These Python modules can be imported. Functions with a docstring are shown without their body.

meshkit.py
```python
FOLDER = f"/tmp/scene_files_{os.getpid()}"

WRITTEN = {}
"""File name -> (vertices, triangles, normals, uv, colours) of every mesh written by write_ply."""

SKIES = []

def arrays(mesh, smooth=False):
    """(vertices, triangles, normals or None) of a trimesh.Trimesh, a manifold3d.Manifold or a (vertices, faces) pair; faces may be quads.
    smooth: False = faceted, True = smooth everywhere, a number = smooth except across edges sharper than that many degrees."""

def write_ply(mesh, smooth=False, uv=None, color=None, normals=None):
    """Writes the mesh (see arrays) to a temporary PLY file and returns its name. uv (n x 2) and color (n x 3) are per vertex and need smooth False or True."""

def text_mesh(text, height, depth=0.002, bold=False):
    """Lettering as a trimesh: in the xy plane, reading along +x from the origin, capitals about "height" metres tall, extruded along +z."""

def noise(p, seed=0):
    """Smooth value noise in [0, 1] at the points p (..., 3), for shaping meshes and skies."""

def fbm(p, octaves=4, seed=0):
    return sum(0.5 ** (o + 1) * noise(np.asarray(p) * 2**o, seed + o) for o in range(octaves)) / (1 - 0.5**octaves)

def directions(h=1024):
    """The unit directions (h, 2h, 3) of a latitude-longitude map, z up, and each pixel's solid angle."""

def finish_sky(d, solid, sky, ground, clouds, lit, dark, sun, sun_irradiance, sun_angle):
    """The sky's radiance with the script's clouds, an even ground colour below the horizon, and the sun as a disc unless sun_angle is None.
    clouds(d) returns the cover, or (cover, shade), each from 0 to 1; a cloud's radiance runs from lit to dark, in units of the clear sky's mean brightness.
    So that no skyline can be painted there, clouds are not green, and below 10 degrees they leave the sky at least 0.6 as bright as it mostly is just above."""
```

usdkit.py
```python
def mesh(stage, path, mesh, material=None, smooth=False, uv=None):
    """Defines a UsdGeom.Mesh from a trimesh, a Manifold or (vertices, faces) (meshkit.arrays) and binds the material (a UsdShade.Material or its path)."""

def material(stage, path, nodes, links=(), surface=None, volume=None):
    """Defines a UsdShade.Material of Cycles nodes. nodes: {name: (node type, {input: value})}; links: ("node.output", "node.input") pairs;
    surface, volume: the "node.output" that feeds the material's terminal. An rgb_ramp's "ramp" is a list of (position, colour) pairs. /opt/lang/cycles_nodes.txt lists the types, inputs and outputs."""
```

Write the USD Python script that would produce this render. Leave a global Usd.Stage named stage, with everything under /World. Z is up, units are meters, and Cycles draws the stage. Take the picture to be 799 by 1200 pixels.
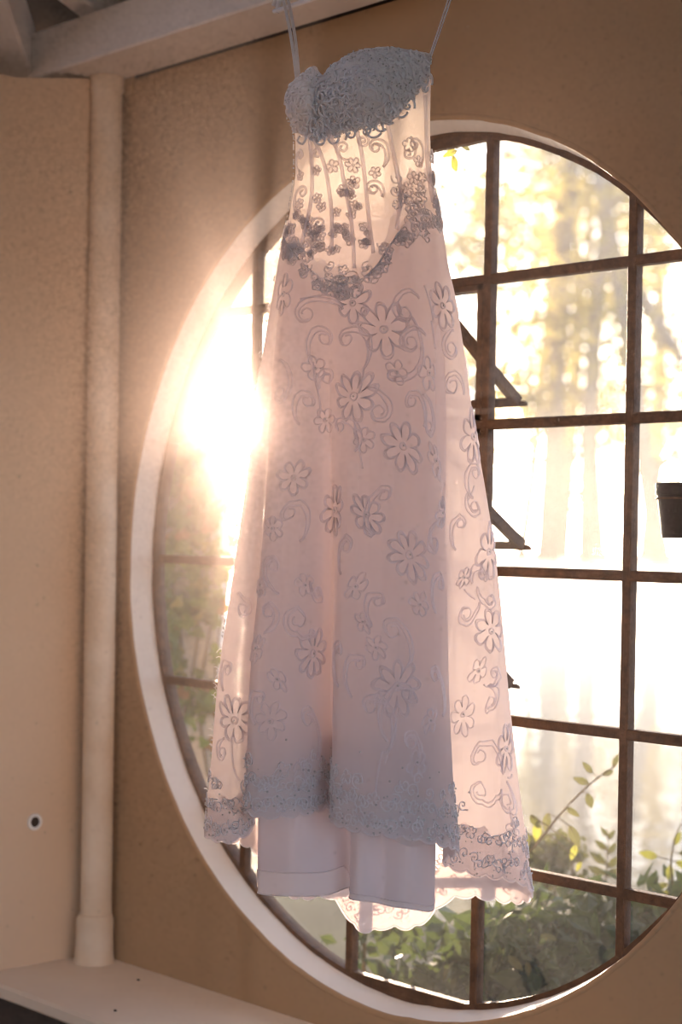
import math, random, numpy as np, trimesh, usdkit, meshkit
from pxr import Usd, UsdGeom, UsdLux, UsdShade, Gf
from scipy.interpolate import splprep, splev, PchipInterpolator
from shapely.geometry import Polygon, Point, box as sbox

stage = Usd.Stage.CreateInMemory()
UsdGeom.SetStageUpAxis(stage, 'Z')
UsdGeom.SetStageMetersPerUnit(stage, 1.0)
UsdGeom.Xform.Define(stage, '/World')
UsdGeom.Scope.Define(stage, '/World/Looks')
rnd = random.Random(7)
rng = np.random.default_rng(7)

# ------------------------------------------------------------------ camera
FPX, YAW, PITCH, ROLL = 2026.64, -0.8166727, 0.0165856, 0.0215384
EYE = np.array([0.0, 0.0, 1.5])
_fw = np.array([math.sin(YAW) * math.cos(PITCH), math.cos(YAW) * math.cos(PITCH), math.sin(PITCH)])
_r = np.array([math.cos(YAW), -math.sin(YAW), 0.0])
_u = np.cross(_r, _fw)
CR = math.cos(ROLL) * _r + math.sin(ROLL) * _u
CU = -math.sin(ROLL) * _r + math.cos(ROLL) * _u
CF = _fw
FH = np.array([_fw[0], _fw[1], 0.0]); FH /= np.linalg.norm(FH)
cam = UsdGeom.Camera.Define(stage, '/World/camera')
cam.CreateHorizontalApertureAttr(24.0)
cam.CreateFocalLengthAttr(24.0 * FPX / 799)
cam.CreateFStopAttr(3.6)
cam.CreateFocusDistanceAttr(2.72)
cam.CreateClippingRangeAttr((0.05, 2000.0))
cam.AddTransformOp().Set(Gf.Matrix4d(*CR, 0, *CU, 0, *(-CF), 0, *EYE, 1))

# ------------------------------------------------------------------ sky, sun, exposure
cam.CreateExposureAttr(-0.76)
SUN = np.array([-0.7630, 0.6430, 0.0668]); SUN /= np.linalg.norm(SUN)
SKY_MAT = usdkit.material(stage, '/World/Looks/sky', {
    's': ('sky_texture', dict(sky_type='multiple_scattering', sun_disc=True, sun_size=math.radians(0.54), sun_intensity=0.16,
                              sun_elevation=math.asin(SUN[2]), sun_rotation=math.atan2(SUN[0], SUN[1]), altitude=200.0,
                              air_density=0.6, aerosol_density=1.0, ozone_density=1.6)),
    'h': ('hsv', dict(hue=0.5, saturation=0.6, value=1.0, fac=1.0)),
    'b': ('background_shader', dict(strength=1.0))},
    [('s.color', 'h.color'), ('h.color', 'b.color')], surface='b.background')
dome = UsdLux.DomeLight.Define(stage, '/World/sky')
dome.CreateIntensityAttr(1.0)
UsdShade.MaterialBindingAPI.Apply(dome.GetPrim()).Bind(SKY_MAT)


# ------------------------------------------------------------------ helpers
def ray(x, y):
    return CF + CR * (x - 399.5) / FPX + CU * (600 - y) / FPX


def W(x, y, depth):
    """The point at this pixel whose horizontal distance along the view is DEPTH metres."""
    d = ray(x, y)
    return EYE + d * depth / (d @ FH)


def hit_y(x, y, Y):
    d = ray(x, y)
    return EYE + d * Y / d[1]


def hit_z(x, y, Z):
    d = ray(x, y)
    return EYE + d * (Z - EYE[2]) / d[2]


def pix(p):
    q = np.asarray(p, float) - EYE
    f = q @ CF
    return np.stack([399.5 + FPX * (q @ CR) / f, 600 - FPX * (q @ CU) / f], -1)


_used = {}


def path_for(name, parent):
    base = str(parent.GetPath()) if parent is not None else '/World'
    k = (base, name)
    n = _used.get(k, 0)
    _used[k] = n + 1
    return f'{base}/{name}' if n == 0 else f'{base}/{name}_{n:03d}'


def tag(o, label=None, cat=None, group=None, kind=None):
    for k, v in (('label', label), ('category', cat), ('group', group), ('kind', kind)):
        if v:
            o.SetCustomDataByKey(k, v)
    return o


def obj(name, mesh, m, parent=None, smooth=False):
    return usdkit.mesh(stage, path_for(name, parent), mesh, m, smooth=smooth).GetPrim()


def thing(name, label=None, cat=None, loc=None, group=None, kind=None):
    x = UsdGeom.Xform.Define(stage, path_for(name, None))
    return tag(x.GetPrim(), label, cat, group, kind)


def cat_(ms):
    return trimesh.util.concatenate([m for m in ms if m is not None])


def bx(x0, x1, y0, y1, z0, z1):
    b = trimesh.creation.box([x1 - x0, y1 - y0, z1 - z0])
    b.apply_translation([(x0 + x1) / 2, (y0 + y1) / 2, (z0 + z1) / 2])
    return b


def rbox(x0, x1, y0, y1, z0, z1, r=0.004):
    """A box with chamfered edges (convex hull of eight small octahedra)."""
    pts = []
    for x in (x0, x1):
        for y in (y0, y1):
            for z in (z0, z1):
                sx, sy, sz = (r if x == x0 else -r), (r if y == y0 else -r), (r if z == z0 else -r)
                pts += [(x, y + sy, z + sz), (x + sx, y, z + sz), (x + sx, y + sy, z)]
    return trimesh.convex.convex_hull(np.array(pts))


def bar(a, b, w, h, up=(0, 0, 1), r=0.0):
    """A bar of section w x h from a to b."""
    a, b = np.asarray(a, float), np.asarray(b, float)
    d = b - a
    L = np.linalg.norm(d)
    d = d / L
    s = np.cross(d, up); s /= np.linalg.norm(s)
    t = np.cross(s, d)
    m = rbox(-w / 2, w / 2, 0, L, -h / 2, h / 2, r) if r else bx(-w / 2, w / 2, 0, L, -h / 2, h / 2)
    T = np.eye(4); T[:3, 0], T[:3, 1], T[:3, 2], T[:3, 3] = s, d, t, a
    m.apply_transform(T)
    return m


def tube(points, radius, sides=5, closed=False, cap=True):
    p = np.asarray(points, float)
    n = len(p)
    if closed:
        t = np.roll(p, -1, 0) - np.roll(p, 1, 0)
    else:
        t = np.gradient(p, axis=0)
    t /= np.linalg.norm(t, axis=1, keepdims=True) + 1e-12
    a = np.cross(t, [0.31, 0.52, 0.79])
    a /= np.linalg.norm(a, axis=1, keepdims=True) + 1e-12
    b = np.cross(t, a)
    ang = np.arange(sides) * 2 * np.pi / sides
    R = np.broadcast_to(radius, (n,))[:, None, None]
    v = p[:, None] + R * (np.cos(ang)[None, :, None] * a[:, None] + np.sin(ang)[None, :, None] * b[:, None])
    last = n if closed else n - 1
    i, j = np.meshgrid(np.arange(last), np.arange(sides), indexing='ij')
    i2, j2 = (i + 1) % n, (j + 1) % sides
    q = np.stack([i * sides + j, i * sides + j2, i2 * sides + j2, i2 * sides + j], -1).reshape(-1, 4)
    f = np.vstack([q[:, [0, 2, 1]], q[:, [0, 3, 2]]])
    v = v.reshape(-1, 3)
    if cap and not closed:
        k = len(v)
        v = np.vstack([v, p[0], p[-1]])
        jj = np.arange(sides)
        f = np.vstack([f, np.stack([np.full(sides, k), jj, (jj + 1) % sides], 1),
                       np.stack([np.full(sides, k + 1), (n - 1) * sides + (jj + 1) % sides, (n - 1) * sides + jj], 1)])
    return trimesh.Trimesh(v, f, process=False)


def lathe(profile, n=96, wobble=None):
    """Closed profile of (radius, height) revolved about z."""
    pr = np.asarray(profile, float)
    k = len(pr)
    th = np.arange(n) * 2 * np.pi / n
    r = np.broadcast_to(pr[None, :, 0], (n, k)).copy()
    z = np.broadcast_to(pr[None, :, 1], (n, k)).copy()
    if wobble is not None:
        r, z = wobble(th[:, None], r, z)
    v = np.stack([r * np.cos(th)[:, None], r * np.sin(th)[:, None], z], -1).reshape(-1, 3)
    i, j = np.meshgrid(np.arange(n), np.arange(k), indexing='ij')
    i2, j2 = (i + 1) % n, (j + 1) % k
    q = np.stack([i * k + j, i2 * k + j, i2 * k + j2, i * k + j2], -1).reshape(-1, 4)
    m = trimesh.Trimesh(v, np.vstack([q[:, [0, 1, 2]], q[:, [0, 2, 3]]]), process=False)
    if m.volume < 0:
        m.invert()
    return m


def chain(*xy):
    xy = np.asarray(xy, float)
    return PchipInterpolator(xy[:, 0], xy[:, 1], extrapolate=True)


# ------------------------------------------------------------------ materials
def mat(name, nodes, links, surface, volume=None):
    return usdkit.material(stage, '/World/Looks/' + name, nodes, links, surface=surface, volume=volume)


def paint(name, c1, c2, scale=3.0, rough=0.75, bump=0.25, bscale=90.0, spec=0.25):
    return mat(name, {
        'g': ('geometry', {}),
        'n': ('noise_texture', dict(scale=scale, detail=6.0, roughness=0.6)),
        'r': ('rgb_ramp', dict(ramp=[(0.32, c1), (0.68, c2)])),
        'n2': ('noise_texture', dict(scale=bscale, detail=4.0, roughness=0.6)),
        'b': ('bump', dict(strength=bump, distance=0.004)),
        'p': ('principled_bsdf', dict(roughness=rough, specular_ior_level=spec))},
        [('g.position', 'n.vector'), ('g.position', 'n2.vector'), ('n.fac', 'r.fac'), ('r.color', 'p.base_color'),
         ('n2.fac', 'b.height'), ('b.normal', 'p.normal')], 'p.BSDF')


def fabric(name, col, trans_col, translucency, see=0.0, grain=900.0, bump=0.3, see_noise=None):
    nodes = {
        'g': ('geometry', {}),
        'n': ('noise_texture', dict(scale=grain, detail=3.0, roughness=0.6)),
        'bp': ('bump', dict(strength=bump, distance=0.0015)),
        'd': ('diffuse_bsdf', dict(color=col, roughness=0.3)),
        't': ('translucent_bsdf', dict(color=trans_col)),
        'm': ('mix_closure', dict(fac=translucency))}
    links = [('g.position', 'n.vector'), ('n.fac', 'bp.height'), ('bp.normal', 'd.normal'),
             ('d.BSDF', 'm.closure1'), ('t.BSDF', 'm.closure2')]
    out = 'm.closure'
    if see > 0:
        nodes['x'] = ('transparent_bsdf', dict(color=(1, 1, 1)))
        nodes['m2'] = ('mix_closure', dict(fac=see))
        links += [('m.closure', 'm2.closure1'), ('x.BSDF', 'm2.closure2')]
        if see_noise:
            nodes['n3'] = ('noise_texture', dict(scale=see_noise, detail=2.0, roughness=0.6))
            nodes['mr'] = ('map_range', dict(from_min=0.35, from_max=0.65, to_min=see * 0.5, to_max=see * 1.5, clamp=True))
            links += [('g.position', 'n3.vector'), ('n3.fac', 'mr.value'), ('mr.result', 'm2.fac')]
        out = 'm2.closure'
    return mat(name, nodes, links, out)


M_WALL = paint('ochre_wall_paint', (0.41, 0.262, 0.147), (0.445, 0.29, 0.165), 1.2, 0.85, 0.03, 60)
M_LEFT = paint('cream_wall_paint', (0.72, 0.525, 0.355), (0.76, 0.565, 0.395), 1.2, 0.85, 0.03, 60)
M_WHITE = paint('white_wall_paint', (0.86, 0.81, 0.75), (0.90, 0.86, 0.81), 5.0, 0.7, 0.15, 80)
M_BEAM = paint('white_timber_paint', (0.66, 0.60, 0.56), (0.74, 0.68, 0.64), 7.0, 0.6, 0.3, 40)
M_PIPE = paint('cream_pipe_paint', (0.72, 0.56, 0.40), (0.83, 0.71, 0.57), 8.0, 0.5, 0.15, 60, 0.35)
M_LEDGE = paint('cream_ledge_paint', (0.78, 0.66, 0.54), (0.83, 0.72, 0.60), 4.0, 0.7, 0.1, 60)
M_SHADE = paint('dark_shade', (0.045, 0.036, 0.032), (0.07, 0.055, 0.05), 9.0, 0.8, 0.5, 40)  # near-black: shade on the ledge front is put into the colour
M_DARKWOOD = paint('dark_ceiling_board', (0.018, 0.010, 0.006), (0.035, 0.02, 0.012), 9.0, 0.7, 0.4, 30)
M_FLOOR = paint('pale_clay_floor', (0.56, 0.40, 0.28), (0.64, 0.47, 0.34), 4.0, 0.6, 0.2, 30)
M_IRON = paint('rusty_painted_iron', (0.07, 0.030, 0.011), (0.15, 0.068, 0.028), 40.0, 0.55, 0.5, 200, 0.4)
M_DIRT_SHADE = paint('dirt_and_shade', (0.03, 0.02, 0.015), (0.05, 0.035, 0.025), 60.0, 0.9, 0.2, 200)
M_POT = paint('black_plastic_pot', (0.012, 0.011, 0.010), (0.02, 0.018, 0.016), 30.0, 0.45, 0.15, 200, 0.4)
M_PLASTIC = paint('white_hanger_plastic', (0.74, 0.72, 0.74), (0.78, 0.76, 0.78), 10.0, 0.35, 0.05, 50, 0.5)
M_SOIL = paint('potting_soil', (0.03, 0.02, 0.012), (0.06, 0.04, 0.025), 60.0, 0.95, 0.8, 100)
M_GARDENWALL = paint('garden_wall_plaster', (0.60, 0.57, 0.53), (0.70, 0.67, 0.62), 4.0, 0.9, 0.4, 40)
M_GROUND = paint('garden_soil', (0.08, 0.07, 0.04), (0.13, 0.12, 0.06), 2.0, 0.95, 0.6, 20)
M_BARK = paint('pale_bark', (0.30, 0.23, 0.17), (0.44, 0.36, 0.28), 3.0, 0.9, 0.6, 12)
M_TWIG = paint('green_brown_stem', (0.16, 0.12, 0.05), (0.22, 0.16, 0.08), 30.0, 0.7, 0.2, 100)

M_OVER = fabric('embroidered_organza', (0.90, 0.86, 0.91), (0.84, 0.755, 0.72), 0.58, 0.035, 700, 0.4, 420)
M_NET = fabric('sheer_corset_net', (0.84, 0.78, 0.80), (0.86, 0.77, 0.69), 0.62, 0.15, 700, 0.4, 260)
M_LINING = fabric('skirt_lining_cloth', (0.88, 0.84, 0.88), (0.96, 0.90, 0.88), 0.80, 0.25, 800, 0.2)
M_SATIN = fabric('soft_satin', (0.88, 0.86, 0.91), (0.96, 0.90, 0.89), 0.64, 0.04, 1200, 0.08)
M_SATIN2 = fabric('dull_satin', (0.88, 0.86, 0.91), (0.92, 0.85, 0.85), 0.34, 0.0, 1200, 0.08)
M_CORD = fabric('soutache_cord', (0.92, 0.89, 0.94), (0.96, 0.90, 0.90), 0.66, 0.38, 1500, 0.3)
M_LACE = fabric('dense_lace', (0.90, 0.87, 0.91), (0.86, 0.76, 0.73), 0.52, 0.03, 500, 0.8, 300)
M_CORD2 = fabric('thick_bust_cord', (0.97, 0.95, 0.98), (0.9, 0.85, 0.86), 0.04, 0.0, 1500, 0.3)
M_BUST = fabric('padded_bust_lace', (0.96, 0.94, 0.97), (0.9, 0.85, 0.86), 0.03, 0.0, 500, 0.8)
M_APPL = fabric('applique_cord', (0.90, 0.86, 0.90), (0.96, 0.91, 0.89), 0.66, 0.32, 1500, 0.3)
M_WAIST = fabric('waist_lace_net', (0.92, 0.88, 0.92), (0.92, 0.85, 0.82), 0.58, 0.20, 500, 0.8, 400)
M_HEMCORD = fabric('hem_lace_cord', (0.96, 0.94, 0.97), (0.92, 0.86, 0.86), 0.34, 0.0, 1500, 0.3)
M_WCORD = fabric('waist_lace_cord', (0.97, 0.94, 0.97), (0.96, 0.90, 0.88), 0.50, 0.36, 1500, 0.3)
M_RIBBON = fabric('satin_ribbon', (0.84, 0.82, 0.86), (0.9, 0.85, 0.8), 0.3, 0.0, 900, 0.1)
M_BEAD = mat('silver_bead', {'p': ('principled_bsdf', dict(base_color=(0.88, 0.86, 0.86), metallic=0.25, roughness=0.12))}, [], 'p.BSDF')


def leaf_mat(name, c1, c2, tr, tl=0.45, scale=9.0):
    return mat(name, {
        'g': ('geometry', {}),
        'n': ('noise_texture', dict(scale=scale, detail=2.0)),
        'r': ('rgb_ramp', dict(ramp=[(0.35, c1), (0.65, c2)])),
        'd': ('principled_bsdf', dict(roughness=0.45, specular_ior_level=0.4)),
        't': ('translucent_bsdf', dict(color=tr)),
        'm': ('mix_closure', dict(fac=tl))},
        [('g.position', 'n.vector'), ('n.fac', 'r.fac'), ('r.color', 'd.base_color'), ('d.BSDF', 'm.closure1'), ('t.BSDF', 'm.closure2')], 'm.closure')


M_TREELEAF = leaf_mat('backlit_tree_leaf', (0.20, 0.17, 0.05), (0.32, 0.26, 0.08), (0.62, 0.52, 0.16), 0.6, 0.5)
M_BUSHLEAF = leaf_mat('dark_bush_leaf', (0.028, 0.05, 0.016), (0.065, 0.095, 0.035), (0.09, 0.13, 0.03), 0.3)
M_IVY = [leaf_mat('ivy_leaf_green', (0.09, 0.13, 0.03), (0.17, 0.21, 0.05), (0.30, 0.34, 0.05), 0.4),
         leaf_mat('ivy_leaf_yellow', (0.28, 0.25, 0.07), (0.36, 0.30, 0.10), (0.45, 0.38, 0.08), 0.45),
         leaf_mat('ivy_leaf_russet', (0.26, 0.14, 0.05), (0.34, 0.20, 0.08), (0.42, 0.22, 0.06), 0.45)]
M_FRESH = leaf_mat('fresh_yellow_leaf', (0.20, 0.22, 0.05), (0.28, 0.28, 0.07), (0.38, 0.38, 0.06), 0.5)
M_SPRIG = leaf_mat('olive_sprig_leaf', (0.08, 0.085, 0.03), (0.15, 0.145, 0.05), (0.17, 0.17, 0.05), 0.4)

M_GLASS = mat('dusty_window_glass', {
    'g': ('geometry', {}),
    'n': ('noise_texture', dict(scale=7.0, detail=8.0, roughness=0.7)),
    'n2': ('noise_texture', dict(scale=160.0, detail=2.0, roughness=0.6)),
    'mp': ('math', dict(math_type='multiply')),
    'mr': ('map_range', dict(from_min=0.10, from_max=0.42, to_min=0.004, to_max=0.018, clamp=True)),
    'x': ('transparent_bsdf', dict(color=(0.985, 0.975, 0.955))),
    'gl': ('glossy_bsdf', dict(color=(1, 1, 1), roughness=0.03)),
    'lw': ('layer_weight', dict(blend=0.5)),
    'pw': ('math', dict(math_type='power', value2=5.0)),
    'f': ('math', dict(math_type='multiply_add', value2=0.5, value3=0.02)),
    'm': ('mix_closure', {}),
    't': ('translucent_bsdf', dict(color=(0.9, 0.82, 0.70))),
    'm2': ('mix_closure', {})},
    [('g.position', 'n.vector'), ('g.position', 'n2.vector'), ('n.fac', 'mp.value1'), ('n2.fac', 'mp.value2'), ('mp.value', 'mr.value'),
     ('lw.facing', 'pw.value1'), ('pw.value', 'f.value1'), ('f.value', 'm.fac'), ('x.BSDF', 'm.closure1'), ('gl.BSDF', 'm.closure2'),
     ('mr.result', 'm2.fac'), ('m.closure', 'm2.closure1'), ('t.BSDF', 'm2.closure2')], 'm2.closure')
M_WATER = mat('pond_water', {
    'g': ('geometry', {}),
    'mp': ('mapping', dict(scale=(1.0, 1.0, 1.0))),
    'n': ('noise_texture', dict(scale=1.6, detail=3.0)),
    'b': ('bump', dict(strength=0.25, distance=0.03)),
    'p': ('principled_bsdf', dict(base_color=(0.05, 0.05, 0.035), roughness=0.06, ior=1.33, specular_ior_level=0.6))},
    [('g.position', 'mp.vector'), ('mp.vector', 'n.vector'), ('n.fac', 'b.height'), ('b.normal', 'p.normal')], 'p.BSDF')

# ------------------------------------------------------------------ room shell
GLASS_Y, DEP = 2.35, 0.0661
WALL_Y = GLASS_Y - DEP                 # room face of the window wall
U0, Z0, RI, RO = -2.2875, 1.5 - 0.0469, 0.813, 0.8273
VO, VS, HO, HS = -2.7703, 0.3272, 1.5 + 0.7485, 0.2658
XL = -3.205                            # room face of the left wall
ZL = 1.5 - 0.938                       # top of the ledge
ZB = 1.5 + 1.025                       # underside of the beam
BEAM_Y = 2.133                         # front face of the beam
XR, YB = 2.6, -3.2                     # right wall, wall behind the camera
PI = math.pi


def plate(poly, y0, y1):
    """A polygon in (x, z) extruded from y0 to y1."""
    m = trimesh.creation.extrude_polygon(poly, y1 - y0, engine='earcut')
    v = np.array(m.vertices)
    m.vertices = np.stack([v[:, 0], y0 + v[:, 2], v[:, 1]], 1)
    m.invert() if m.volume < 0 else None
    return m


circle = lambda r, n=160: Polygon([(U0 + r * math.cos(a), Z0 + r * math.sin(a)) for a in np.linspace(0, 2 * PI, n, endpoint=False)])
wall = thing('wall_back', kind='structure')
RH = RO + 0.009
WT = 0.088                             # wall thickness: the glass sits almost flush with the outside
obj('plaster', plate(sbox(XL - 0.25, 0.0, XR + 0.2, ZB - 0.0035).difference(circle(RH)), WALL_Y, WALL_Y + WT), M_WALL, wall)
obj('wall_head', bx(XL - 0.25, XR + 0.2, WALL_Y + 0.02, WALL_Y + WT, ZB - 0.0035, ZB + 0.25), M_SHADE, wall)  # darkened so the gap under the beam reads as a shaded void


def edge_wobble(th, r, z):
    n = np.broadcast_to(th, r.shape)
    p = np.stack([np.cos(n) * 5, np.sin(n) * 5, np.zeros_like(n)], -1)
    return r + 0.006 * (meshkit.fbm(p * 1.3, 4, 3) - 0.5) + 0.002 * (meshkit.fbm(p * 9, 2, 5) - 0.5), z


# the white reveal of the round opening: the profile runs from the wall face, round the arris, to the glass (z here = metres into the wall)
def reveal(profile):
    m = lathe(profile, 240, edge_wobble)
    v = np.array(m.vertices)
    m = trimesh.Trimesh(np.stack([U0 + v[:, 0], WALL_Y + v[:, 2], Z0 + v[:, 1]], 1), np.array(m.faces), process=False)
    m.invert() if m.volume < 0 else None
    return m


obj('arris', reveal([(RH + 0.006, 0.002), (RH + 0.001, -0.0012), (RO + 0.005, -0.001), (RO + 0.0015, 0.002), (RO + 0.001, 0.006), (RH + 0.006, 0.007)]), M_WALL, wall, smooth=40)
tag(obj('trim_1', reveal([(RH + 0.004, 0.0065), (RO + 0.0012, 0.0055), (RO, 0.009), (RO - 0.002, 0.016), (RI + 0.004, 0.048), (RI + 0.001, DEP), (RI + 0.004, WT + 0.002), (RH + 0.006, WT + 0.002)]), M_WHITE, smooth=35), kind='structure')

# left wall: its top slopes up a little towards the corner
lw = Polygon([(YB, 0), (WALL_Y + 0.02, 0), (WALL_Y + 0.02, ZB - 0.004), (2.20, ZB - 0.006), (2.02, 1.5 + 0.985), (YB, 1.5 + 0.985)])
m = trimesh.creation.extrude_polygon(lw, 0.25, engine='earcut')
v = np.array(m.vertices)
m.vertices = np.stack([XL - 0.25 + v[:, 2], v[:, 0], v[:, 1]], 1)
left = thing('wall_left', kind='structure')
obj('plaster', m, M_LEFT, left)
right = thing('wall_right', kind='structure')
for q in ((YB, -1.2, 0, 4.2), (1.9, WALL_Y, 0, 4.2), (-1.2, 1.9, 0, 1.0), (-1.2, 1.9, 3.0, 4.2)):  # pieces leave an unseen opening, added for sky fill on the dress
    obj('plaster', bx(XR, XR + 0.2, q[0], q[1], q[2], q[3]), M_WALL, right)
wf = sbox(XL - 0.25, 0, XR + 0.2, 4.2).difference(sbox(-1.6, 0.0, XR - 0.05, 2.05))  # unseen opening behind the camera, sized to set the sky fill
tag(obj('wall_front', plate(wf, YB - 0.2, YB), M_WALL), kind='structure')
tag(obj('floor', bx(XL - 0.25, XR + 0.2, YB - 0.2, WALL_Y + 0.05, -0.12, 0.0), M_FLOOR), kind='structure')

# white timber wall plate over the window and along the left wall
bm = thing('trim_2', kind='structure')
obj('beam', rbox(-3.385, XR, BEAM_Y, WALL_Y - 0.004, ZB, 1.5 + 1.129, 0.004), M_BEAM, bm)
obj('side_beam', rbox(-3.56, -3.392, YB, 2.20, 1.5 + 0.99, 1.5 + 1.14, 0.004), M_BEAM, bm)
ledge = thing('trim_3', kind='structure')
obj('ledge_top', rbox(XL - 0.01, XR, 1.972, WALL_Y + 0.01, ZL - 0.03, ZL, 0.006), M_LEDGE, ledge)
obj('ledge_side', bx(XL - 0.01, XR, 1.988, WALL_Y + 0.01, 0.0, ZL - 0.031), M_SHADE, ledge)  # shade of the front face painted as a dark colour

# ceiling: dark boards over white rafters, rising from the plates into the room
SL = 0.42
ceil = thing('ceiling', kind='structure')
for k in range(16):
    ya, yb = WALL_Y + 0.1 - 0.24 * k, WALL_Y + 0.1 - 0.24 * k - 0.235
    za = 1.5 + 1.129 + 0.10
    f = lambda y: za + SL * (BEAM_Y - y)
    b = bx(XL - 0.35, XR + 0.2, 0, 1, 0, 0.02)
    v = np.array(b.vertices)
    yy = np.where(v[:, 1] < 0.5, ya, yb)
    b.vertices = np.stack([v[:, 0], yy, f(yy) + v[:, 2] + (0.004 if k % 2 else 0.0)], 1)
    b.invert() if b.volume < 0 else None
    obj('board', b, M_DARKWOOD, ceil)
obj('roof_board', bx(XL - 0.35, XR + 0.2, YB - 0.2, -1.6, 4.1, 4.14), M_DARKWOOD, ceil)
raf = thing('trim_4', kind='structure')
for x in (-3.145, -2.57, -1.99, -1.41, -0.83, -0.25, 0.33, 0.91, 1.49, 2.07):
    a = np.array([x, 2.25, 1.5 + 1.129 + 0.042 - SL * 0.117 + 0.03])
    obj('rafter', bar(a, a + np.array([0, -3.6, 3.6 * SL]), 0.07, 0.085, r=0.004), M_BEAM, raf)
h0 = W(4, 30, 3.78)
obj('hip_rafter', bar(h0 + np.array([-0.16, 0.16, -0.055]), h0 + np.array([1.6, -1.6, 0.75]), 0.085, 0.12, r=0.006), M_BEAM, raf)

# ------------------------------------------------------------------ drain pipe in the corner
px_, py_, pr_ = -3.166, WALL_Y - 0.042, 0.0345
pipe = thing('drain_pipe', 'cream painted vertical drain pipe standing in the corner on the ledge', 'pipe')
pt0, pt1 = np.array([-3.147, py_, ZL + 0.09]), np.array([-3.181, py_, ZB - 0.001])
cyl = lambda r, a, b, n=32: tube(np.linspace(a, b, 24), r, n)
obj('pipe', cyl(pr_, pt0, pt1), M_PIPE, pipe, smooth=40)
sz = np.linspace(0, 0.105, 12)
sr = np.interp(sz, [0, 0.004, 0.03, 0.06, 0.085, 0.098, 0.105], [0.046, 0.044, 0.042, 0.041, 0.042, 0.041, 0.037])
obj('pipe_socket', tube(np.stack([np.full(12, -3.145), np.full(12, py_ - 0.004), ZL + sz], 1), sr, 32), M_PIPE, pipe, smooth=40)
obj('pipe_collar', tube(np.stack([np.full(5, -3.180), np.full(5, py_), ZB - np.array([0.035, 0.033, 0.02, 0.006, 0.001])], 1), np.array([0.035, 0.0365, 0.037, 0.0375, 0.039]), 32), M_PIPE, pipe, smooth=40)
lump = trimesh.creation.icosphere(2, 0.02)
lump.apply_scale([1.0, 0.5, 1.5])
lump.vertices += 0.008 * (meshkit.noise(np.array(lump.vertices) * 60)[:, None] - 0.5)
lump.apply_translation(hit_y(152, 100, WALL_Y))
tag(obj('plaster_lump', lump, M_WALL, smooth=60), 'small lump of plaster beside the top of the drain pipe under the beam', 'plaster')

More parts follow.
